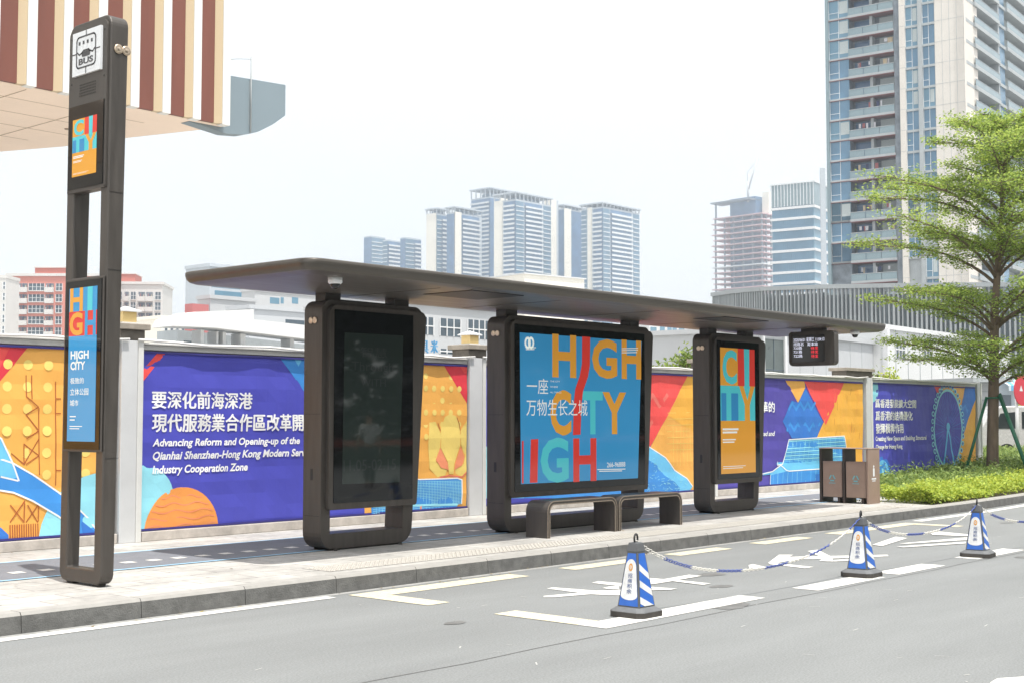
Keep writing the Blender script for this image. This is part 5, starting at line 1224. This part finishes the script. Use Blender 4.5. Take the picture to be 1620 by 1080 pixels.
# ---------------------------------------------------------------- planting
def leafmat(name, c0, c1, tr=.35, rough=.5, spec=.35):
    m = bpy.data.materials.new(name); m.use_nodes = True; n = m.node_tree.nodes; L = m.node_tree.links; p = n['Principled BSDF']; out = n['Material Output']
    g = n.new('ShaderNodeNewGeometry'); r = n.new('ShaderNodeValToRGB'); r.color_ramp.elements[0].color = (*c0, 1); r.color_ramp.elements[1].color = (*c1, 1)
    L.new(g.outputs['Random Per Island'], r.inputs[0]); L.new(r.outputs[0], p.inputs['Base Color']); p.inputs['Roughness'].default_value = rough; p.inputs['Specular IOR Level'].default_value = spec
    t = n.new('ShaderNodeBsdfTranslucent'); mx = n.new('ShaderNodeMixShader'); mx.inputs[0].default_value = tr
    h = n.new('ShaderNodeHueSaturation'); h.inputs['Value'].default_value = 1.5; h.inputs['Hue'].default_value = .48; L.new(r.outputs[0], h.inputs['Color']); L.new(h.outputs[0], t.inputs[0])
    L.new(p.outputs[0], mx.inputs[1]); L.new(t.outputs[0], mx.inputs[2]); L.new(mx.outputs[0], out.inputs[0]); return m
LEAF = leafmat('street_tree_leaf', (.09, .17, .03), (.4, .52, .12), .45); HEDY = leafmat('golden_hedge_leaf', (.2, .3, .03), (.52, .6, .11)); HEDG = leafmat('green_ground_cover_leaf', (.09, .17, .035), (.33, .43, .13)); DKL = leafmat('dark_tree_leaf', (.025, .045, .012), (.045, .08, .02), .2, .95, 0); SHL = leafmat('shrub_leaf', (.07, .14, .02), (.26, .34, .07))
BARK = mat('grey_brown_bark', (.17, .125, .09), .9, vary=.3, scale=9, bump=.6, bscale=30, stretch=(1, 1, .25)); STAKE = mat('green_stake_paint', S(48, 120, 92, .8), .5, vary=.1)
class Leaves:
    def __init__(s): s.v = []; s.f = []
    def add(s, p, ln, wd, tilt=.6, d=None):
        a = random.uniform(0, 6.283) if d is None else d + random.gauss(0, .5)
        e = Vector((math.cos(a), math.sin(a), random.gauss(-.1, tilt))).normalized(); q = Vector((random.gauss(0, tilt), random.gauss(0, tilt), 1)); s_ = e.cross(q).normalized() * wd * .5
        i = len(s.v); p = Vector(p); s.v += [tuple(p), tuple(p + e * ln * .55 + s_), tuple(p + e * ln), tuple(p + e * ln * .55 - s_)]; s.f.append((i, i + 1, i + 2, i + 3))
    def build(s, name, m, parent=None):
        b = MB(); b.mesh(s.v, s.f, m); return b.build(name, parent)
def spline(a, dirv, ln, up0, up1, n, wob):
    """a branch that leaves steeply and levels off"""
    P = [Vector(a)]; d = Vector(dirv).normalized(); side = Vector((-d.y, d.x, 0)); w_ = random.uniform(-wob, wob)
    for i in range(n):
        t = (i + .5) / n; el = up0 + (up1 - up0) * min(1, t * 1.4); st = ln / n
        P.append(P[-1] + (d * math.cos(el) + Vector((0, 0, math.sin(el))) + side * w_ * t) * st)
    return P
random.seed(21)
TS = .83; tb = Vector((30.2, 12.03, .22)); tree = thing('street_tree', 'young street tree with tiered flat layers of light green leaves, held by green stakes', 'tree', tb)
tp = [tb + Vector(q) * TS for q in ((0, 0, -.2), (.0, 0, .1), (.03, -.03, 1.5), (.06, -.08, 3), (.1, -.12, 4.6), (.2, -.25, 6.4), (.3, -.38, 8.2), (.36, -.45, 9.9))]
b = MB(); b.tube(tp, [.17, .14, .125, .112, .09, .065, .04, .012], BARK, 12)
def ontrunk(z):
    for p, q in zip(tp, tp[1:]):
        if p.z <= z <= q.z: return p.lerp(q, (z - p.z) / (q.z - p.z))
    return tp[-1]
lv = Leaves(); br = MB()
def twig_leaves(P, dens, spread, sz):
    for i in range(len(P) - 1):
        p, q = P[i], P[i + 1]; k = int((q - p).length * dens)
        for _ in range(k):
            c = p.lerp(q, random.random()) + Vector((random.gauss(0, spread), random.gauss(0, spread), random.gauss(.02, .055))); lv.add(c, random.uniform(.8, 1.3) * sz * .86, random.uniform(.45, .65) * sz * .86, .5)
W = [(2.55, 3.3, .55, 6), (3.0, 3.6, .6, 5), (3.9, 3.6, .6, 6), (4.4, 3.4, .6, 4), (5.3, 3.7, .65, 6), (5.8, 3.0, .6, 5), (6.4, 3.6, .7, 6), (7.0, 3.4, .75, 6), (7.6, 3.2, .8, 6), (8.2, 2.7, .85, 6), (8.8, 2.0, .9, 6), (9.3, 1.3, .9, 5)]
to_cam = math.atan2(-tb.y, -tb.x)
for wi, (z, L0, up, nb) in enumerate(W):
    z *= TS * 1.03; L0 *= TS * .94
    off = random.uniform(0, 6.28)
    for k in range(nb):
        a = off + 6.283 * k / nb + random.uniform(-.3, .3); ln = L0 * random.uniform(.6, 1.1)
        p0 = ontrunk(z + .2 + random.uniform(-.15, .15)); P = spline(p0, (math.cos(a), math.sin(a), 0), ln, up * 1.25, random.uniform(-.04, .22), 9, .45)
        r0 = .045 * (ln / 3.4) + .01; r0 *= .8; br.tube(P, [r0 * (1 - i / 10) + .004 for i in range(len(P))], BARK, 6)
        for i in range(2, len(P)):
            n2 = 2 if i < len(P) - 1 else 3
            for j in range(n2):
                s_ = (1 if j % 2 else -1); aa = a + s_ * random.uniform(.45, 1.15) * (0 if j == 2 else 1) + random.uniform(-.2, .2); l2 = ln * (.13 + .2 * (1 - abs(i - 4) / 7)) * random.uniform(.7, 1.2)
                Q = spline(P[i], (math.cos(aa), math.sin(aa), 0), l2, .25, random.uniform(-.05, .12), 4, .4); br.tube(Q, [.010, .008, .006, .005, .003], BARK, 4, caps=False)
                twig_leaves(Q, random.choice((45, 68, 95)), .1, .086)
                for m_ in range(2):
                    a3 = aa + random.uniform(-1.2, 1.2); T = spline(Q[random.randint(1, 4)], (math.cos(a3), math.sin(a3), 0), l2 * .55, .2, .05, 3, .3); twig_leaves(T, random.choice((45, 72)), .085, .082)
b.build('trunk', tree); br.build('branches', tree); lv.build('crown', LEAF, tree)
NLEAF = len(lv.f)
top = ontrunk(2.05)
for k, (dx, dy) in enumerate(((-.42, .5), (-.22, -.95), (.68, -.62), (.75, .35))):
    t = thing('tree_stake', ('green stake leaning on the tree trunk from the banner side', 'green stake nearest the hedge propping the tree trunk', 'green stake leaning on the tree trunk from the van side', 'thin green stake behind the tree trunk')[k], 'stake', (tb.x + dx, tb.y + dy, .2), 'stakes propping the street tree')
    b = MB(); d = Vector((dx, dy, 0)).normalized(); b.tube([(tb.x + dx, tb.y + dy, .2), top + d * .15 + Vector((0, 0, .04 * k))], .036, STAKE, 8); b.build('stake_pole', t)
b = MB(); b.ring(top + Vector((0, 0, -.02)), (1, 0, 0), (0, 1, 0), .14, .02, STAKE, 18, 6); setp(b.build('tree_tie'), 'green collar strapped round the tree trunk where the stakes meet', 'tree tie')
# hedge and ground cover (mounds of small leaves)
def gz(x, y): t = min(1, max(0, (x - 27) / 9)); return PZ + .012 + .24 * t * t * (3 - 2 * t)
b = MB(); N = 26
for i in range(N):
    for j in range(8):
        x0, x1 = 26.6 + i * .75, 26.6 + (i + 1) * .75
        def yy(x, j): return ky(x) + .2 + (13.32 + max(0, x - 33) * .55 - ky(x) - .2) * j / 8
        b.mesh([(x0, yy(x0, j), gz(x0, 0) + .012), (x1, yy(x1, j), gz(x1, 0) + .012), (x1, yy(x1, j + 1), gz(x1, 0) + .012), (x0, yy(x0, j + 1), gz(x0, 0) + .012)], [(0, 1, 2, 3)], MATS['soil'])
setp(b.build('terrain'), kind='structure')
random.seed(8)
def bump2(x, y): return .75 + .25 * math.sin(x * 2.3 + y * 1.1) * math.sin(x * 1.3 - y * 2.7) + .1 * math.sin(x * 7 + y * 5)
lv = Leaves()
for _ in range(26000):
    t = random.random() ** 1.7; x = 21.05 + t * 25; y = ky(x) + .2 + random.random() ** 1.25 * 1.05; e = min(1, (y - ky(x) - .17) / .16, (x - 20.98) / .15)
    if x < 21.02 + max(0, y - 9.4) * .25: continue
    h = .31 * bump2(x, y) * (.55 + .45 * max(0, e)); z = gz(x, y) + h * (random.random() ** .45); lv.add((x, y, z), random.uniform(.05, .095), random.uniform(.03, .045), .7)
setp(lv.build('hedge', HEDY), 'bright yellow green clipped hedge along the kerb beside the litter bins', 'hedge', kind='stuff')
lv = Leaves()
for _ in range(46000):
    t = random.random() ** 1.6; x = 21.15 + t * 24; ya = ky(x) + 1.0; yb = 13.28 + max(0, x - 33) * .55; y = ya + random.random() * (yb - ya)
    h = (.16 + .13 * max(0, min(1, (x - 24) / 5))) * bump2(x * 1.3, y * 1.4)
    if x < 21.1 + (y - 9.4) * .9: continue
    z = gz(x, y) + h * random.random() ** .5; lv.add((x, y, z), random.uniform(.07, .14), random.uniform(.026, .05), .8)
for _ in range(260):
    x = random.uniform(26, 34); y = random.uniform(ky(x) + 1.2, 13.2)
    for k in range(6): lv.add((x + random.gauss(0, .03), y + random.gauss(0, .03), gz(x, y) + .16 + .05 * k), .09, .022, .8)
setp(lv.build('ground_cover', HEDG), 'darker green leafy ground cover between the hedge and the wall', 'ground cover', kind='stuff')
lv = Leaves()
for k in range(14): lv.add((20.75 + random.gauss(0, .05), 10.5 + random.gauss(0, .1), PZ + .01 + random.random() * .1), .09, .03, .8)
setp(lv.build('weeds', HEDG), 'few green weeds growing under the litter bins', 'weeds', kind='stuff')
def shrub(name, lab, x, ya, yb, Yp, wpx, m, n, cat='shrub', group=None):
    p = ony(x, yb, Yp); q = ony(x, ya, Yp); wr = abs(ony(x + wpx / 2, yb, Yp).x - p.x) * .75; t = thing(name, lab, cat, (p.x, p.y, 0), group)
    b = MB()
    for k in range(5): a = 1.256 * k; b.tube([(p.x, p.y, 0), (p.x + .1 * math.cos(a), p.y + .1 * math.sin(a), p.z * .6), (p.x + wr * .5 * math.cos(a), p.y + wr * .5 * math.sin(a), (p.z + q.z) / 2)], [.035, .025, .01], BARK, 5)
    b.build('stems', t); l = Leaves(); h = q.z - p.z + .7
    for _ in range(n):
        a = random.uniform(0, 6.28); el = random.uniform(-1, 1); rr = random.random() ** .4 * (1 + .22 * math.sin(a * 3 + el * 4)); c = math.sqrt(1 - el * el); l.add((p.x + wr * rr * c * math.cos(a), p.y + wr * rr * c * math.sin(a), q.z - h / 2 + h / 2 * rr * el), random.uniform(.09, .15), .055, .8)
    l.build('foliage', m, t)
shrub('shrub', 'low green shrub over the wall, just left of the bushier small tree', 1050, 570, 584, 17, 44, SHL, 700)
shrub('small_tree', 'bushy small tree behind the wall just left of the CITY screen column', 1086, 548, 584, 19, 34, SHL, 1100, 'tree')
shrub('shrub', 'fresh green rounded shrub over the wall beside the litter bin post, right one of two', 1406, 582, 599, 16, 22, HEDY, 450)
shrub('shrub', 'pale green thin shrub over the wall touching the wall post, left one of two', 1386, 583, 600, 17, 16, SHL, 260)
LIT = leafmat('fallen_leaf', (.12, .07, .025), (.4, .3, .08), .1); lv = Leaves(); random.seed(77)
for _ in range(150):
    x = 3 + 24 * random.random(); k = random.random()
    if k < .55: lv.add((x, ky(x) - abs(random.gauss(.03, .06)) - .02, .012), random.uniform(.03, .06), .022, .12)
    elif k < .75: lv.add((x, random.uniform(9.5, 13.2), PZ + .016), random.uniform(.03, .06), .024, .12)
    elif k < .9: lv.add((random.uniform(19.5, 23), random.uniform(9.35, 10.2), PZ + .018), random.uniform(.03, .06), .024, .12)
    else: lv.add((x, 13.3 - abs(random.gauss(0, .1)), PZ + .018), random.uniform(.03, .06), .024, .12)
setp(lv.build('leaf_litter', LIT), 'scattered dry fallen leaves along the kerb and hedge', 'leaf litter', kind='stuff')
# ---------------------------------------------------------------- the far side of the street (seen mirrored in the screens)
random.seed(14)
def dark_tree(x, y, h, r, first=None):
    t = thing('roadside_tree', 'dark leafy roadside tree across the street, mirrored in the dark screen', 'tree', (x, y, 0), 'trees on the far side of the street')
    b = MB(); b.tube([(x, y, 0), (x + .1, y, h * .35), (x, y + .2, h * .7)], [.25, .2, .08], BARK, 8)
    for k in range(6): a = k * 1.05; b.tube([(x, y, h * .35), (x + r * .6 * math.cos(a), y + r * .6 * math.sin(a), h * .62)], [.1, .03], BARK, 5)
    b.build('trunk', t); l = Leaves()
    l.v += [(x + .78 * r * math.sin(q * .5236) * math.cos(p_ * .6283), y + .78 * r * math.sin(q * .5236) * math.sin(p_ * .6283), h * .62 + .34 * h * math.cos(q * .5236)) for q in range(7) for p_ in range(10)]
    l.f += [(q * 10 + p_, q * 10 + (p_ + 1) % 10, q * 10 + 10 + (p_ + 1) % 10, q * 10 + 10 + p_) for q in range(6) for p_ in range(10)]  # solid inner shell added so no sky shows through the mirrored crown
    for _ in range(5200):
        a = random.uniform(0, 6.28); el = random.uniform(-1, 1); rr = random.random() ** .4 * (1 + .25 * math.sin(a * 3 + el * 5 + x)); c = math.sqrt(1 - el * el); l.add((x + r * rr * c * math.cos(a), y + r * rr * c * math.sin(a), h * .62 + h * .42 * rr * el), random.uniform(.25, .42), .22, .8)
    l.build('crown', DKL, t); return t
t0 = dark_tree(12, -15, 13, 6)
for k, x in enumerate((18, 24.5, 31, 37.5, 44, 51, 58, 66)): copy_tree(t0, (x, -15 - (k % 3) * 1.5, -.4 * (k % 2)), rot=k * 1.3)
l = Leaves()
for _ in range(9000): l.add((random.uniform(0, 95), -17 + random.gauss(0, .8), random.random() ** .7 * 3.6 * (.8 + .2 * math.sin(_ * .01))), random.uniform(.3, .5), .25, .8)  # added leaves hide the bright horizon below the mirrored crowns
setp(l.build('backdrop_hedge', DKL), 'dark hedge added across the street to close the bright gap mirrored in the screen', 'hedge', kind='stuff')
l = Leaves()
for _ in range(11000): l.add((random.uniform(-5, 130), -26 + random.gauss(0, 1.5), random.random() * 15 * (.85 + .15 * math.sin(_ * .013))), random.uniform(.9, 1.5), .8, .9)  # added leaf mass blocks the sky between the mirrored tree crowns
setp(l.build('backdrop_foliage', DKL), 'dark foliage added behind the trees to close sky gaps mirrored in the dark screen', 'wood', kind='stuff')
RAILO = mat('orange_rail_paint', S(225, 110, 75, .8), .5)
t = thing('guard_rail', 'orange guard rail across the street, mirrored in the dark screen', 'guard rail', (30, -11, 0))
b = MB(); b.box((5, -11.04, .66), (80, -10.96, .86), RAILO); b.build('rail', t)
for k in range(25): b = MB(); x = 6 + k * 3; b.box((x, -10.955, 0), (x + .08, -10.88, .86), FRM); b.build('post', t)
sheet('verge', [(-60, -40), (110, -40), (110, -11.5), (-60, -11.5)], .012, mat('verge_grass', (.05, .09, .025), .9, vary=.3, scale=2))
# ---------------------------------------------------------------- people across the street (seen only as reflections)
def person(loc, head, lab, shirt, trs, sleeve_skin=True):
    """one continuous skinned body, walking; clothing and hair are its children"""
    SK = mat('skin', S(205, 160, 130, .8), .55); HAIR = mat('black_hair', (.012, .01, .009), .5)
    def skinned(name, J, Ed, m, parent, root=0):
        me = bpy.data.meshes.new(name); me.from_pydata([j[:3] for j in J], Ed, []); o = bpy.data.objects.new(name, me); COL.objects.link(o); me.materials.append(m)
        sk = o.modifiers.new('skin', 'SKIN'); ss = o.modifiers.new('sub', 'SUBSURF'); ss.levels = 1; ss.render_levels = 2; sk.use_smooth_shade = True
        for i, j in enumerate(J):
            r = j[3] if isinstance(j[3], tuple) else (j[3], j[3]); me.skin_vertices[0].data[i].radius = r; me.skin_vertices[0].data[i].use_root = (i == root)
        if parent: o.parent = parent
        return o
    J = [(0, 0, .92, (.13, .1)), (0, .01, 1.1, (.12, .09)), (0, .02, 1.3, (.145, .1)), (0, .02, 1.42, (.09, .07)), (0, .01, 1.48, .05), (0, .0, 1.56, (.07, .08)), (0, -.01, 1.65, (.075, .09)), (0, 0, 1.7, (.05, .06)),
         (.17, .02, 1.37, .05), (.22, .05, 1.12, .04), (.25, -.02, .9, .032), (.26, -.05, .82, .03), (-.17, .02, 1.37, .05), (-.23, -.02, 1.12, .04), (-.25, -.14, .93, .032), (-.26, -.17, .85, .03),
         (.09, 0, .86, .085), (.1, -.12, .5, .058), (.1, -.1, .1, .04), (.1, -.2, .04, .03), (-.09, 0, .86, .085), (-.1, .06, .5, .058), (-.1, .25, .14, .04), (-.1, .2, .04, .03)]
    Ed = [(0, 1), (1, 2), (2, 3), (3, 4), (4, 5), (5, 6), (6, 7), (2, 8), (8, 9), (9, 10), (10, 11), (2, 12), (12, 13), (13, 14), (14, 15), (0, 16), (16, 17), (17, 18), (18, 19), (0, 20), (20, 21), (21, 22), (22, 23)]
    for s_, w_ in ((1, (.26, -.05, .82)), (-1, (-.26, -.17, .85))):          # hands: four fingers and a thumb
        wi = 11 if s_ > 0 else 15
        for f in range(4):
            fy = -.03 + f * .02; i = len(J); ln = (.065, .075, .08, .06)[f]
            J += [(w_[0] + .004 * s_, w_[1] + fy, w_[2] - .05, .009), (w_[0] - .004 * s_, w_[1] + fy - .01, w_[2] - .05 - ln * .6, .008), (w_[0] - .018 * s_, w_[1] + fy - .02, w_[2] - .05 - ln, .007)]; Ed += [(wi, i), (i, i + 1), (i + 1, i + 2)]
        i = len(J); J += [(w_[0] - .01 * s_, w_[1] - .045, w_[2] - .02, .01), (w_[0] - .02 * s_, w_[1] - .06, w_[2] - .06, .008)]; Ed += [(wi, i), (i, i + 1)]
    root = skinned('person', J, Ed, SK, None); setp(root, lab, 'person')
    sh_ = [(0, 0, .93, (.15, .12)), (0, .01, 1.1, (.14, .11)), (0, .02, 1.3, (.165, .12)), (0, .02, 1.42, (.1, .085)), (.17, .02, 1.38, .065), (.215, .05, 1.15, .056), (-.17, .02, 1.38, .065), (-.225, -.015, 1.15, .056)]
    if not sleeve_skin: sh_ += [(.25, -.02, .92, .045), (-.25, -.14, .95, .045)]
    skinned('shirt', sh_, [(0, 1), (1, 2), (2, 3), (2, 4), (4, 5), (2, 6), (6, 7)] + ([] if sleeve_skin else [(5, 8), (7, 9)]), shirt, root)
    skinned('trousers', [(0, 0, .95, (.145, .115)), (.09, 0, .86, .1), (.1, -.12, .5, .075), (.1, -.1, .12, .06), (-.09, 0, .86, .1), (-.1, .06, .5, .075), (-.1, .25, .16, .06)], [(0, 1), (1, 2), (2, 3), (0, 4), (4, 5), (5, 6)], trs, root)
    skinned('hair', [(0, .03, 1.58, (.07, .07)), (0, .02, 1.68, (.088, .095)), (0, .01, 1.73, (.05, .06))], [(0, 1), (1, 2)], HAIR, root)
    skinned('shoes', [(.1, -.07, .05, .045), (.1, -.23, .04, .035)], [(0, 1)], BLACKP, root); skinned('shoes', [(-.1, .27, .09, .045), (-.1, .13, .04, .035)], [(0, 1)], BLACKP, root)
    b = MB()
    for x in (-.03, .03): b.lathe((x, -.095, 1.625), [(.009, 0), (.006, -.004)], BLACKP, 8, axis='y')
    b.lathe((0, -.098, 1.595), [(.013, 0), (.008, -.018)], SK, 8, axis='y'); b.box((-.022, -.092, 1.552), (.022, -.086, 1.56), mat('lips', S(170, 95, 90, .8), .5)); o = b.build('face'); o.parent = root
    root.location = loc; root.rotation_euler = (0, 0, head); return root
person((20.6, -.7, 0), R(30), 'person in a white short sleeved shirt and dark trousers walking, mirrored in the dark screen', mat('white_shirt', (.72, .72, .7), .8), mat('dark_trousers', (.02, .022, .025), .8))
# ---------------------------------------------------------------- hazy air
hz = bpy.data.materials.new('haze'); hz.use_nodes = True; n = hz.node_tree.nodes; n.clear(); out = n.new('ShaderNodeOutputMaterial'); v = n.new('ShaderNodeVolumePrincipled')
v.inputs['Color'].default_value = (.8, .9, 1, 1); v.inputs['Density'].default_value = HAZE_D; v.inputs['Anisotropy'].default_value = .3
hz.node_tree.links.new(v.outputs[0], out.inputs['Volume'])
b = MB(); b.box((-130, -130, -1.03), (1350, 1350, 330), hz); setp(b.build('haze'), kind='stuff')
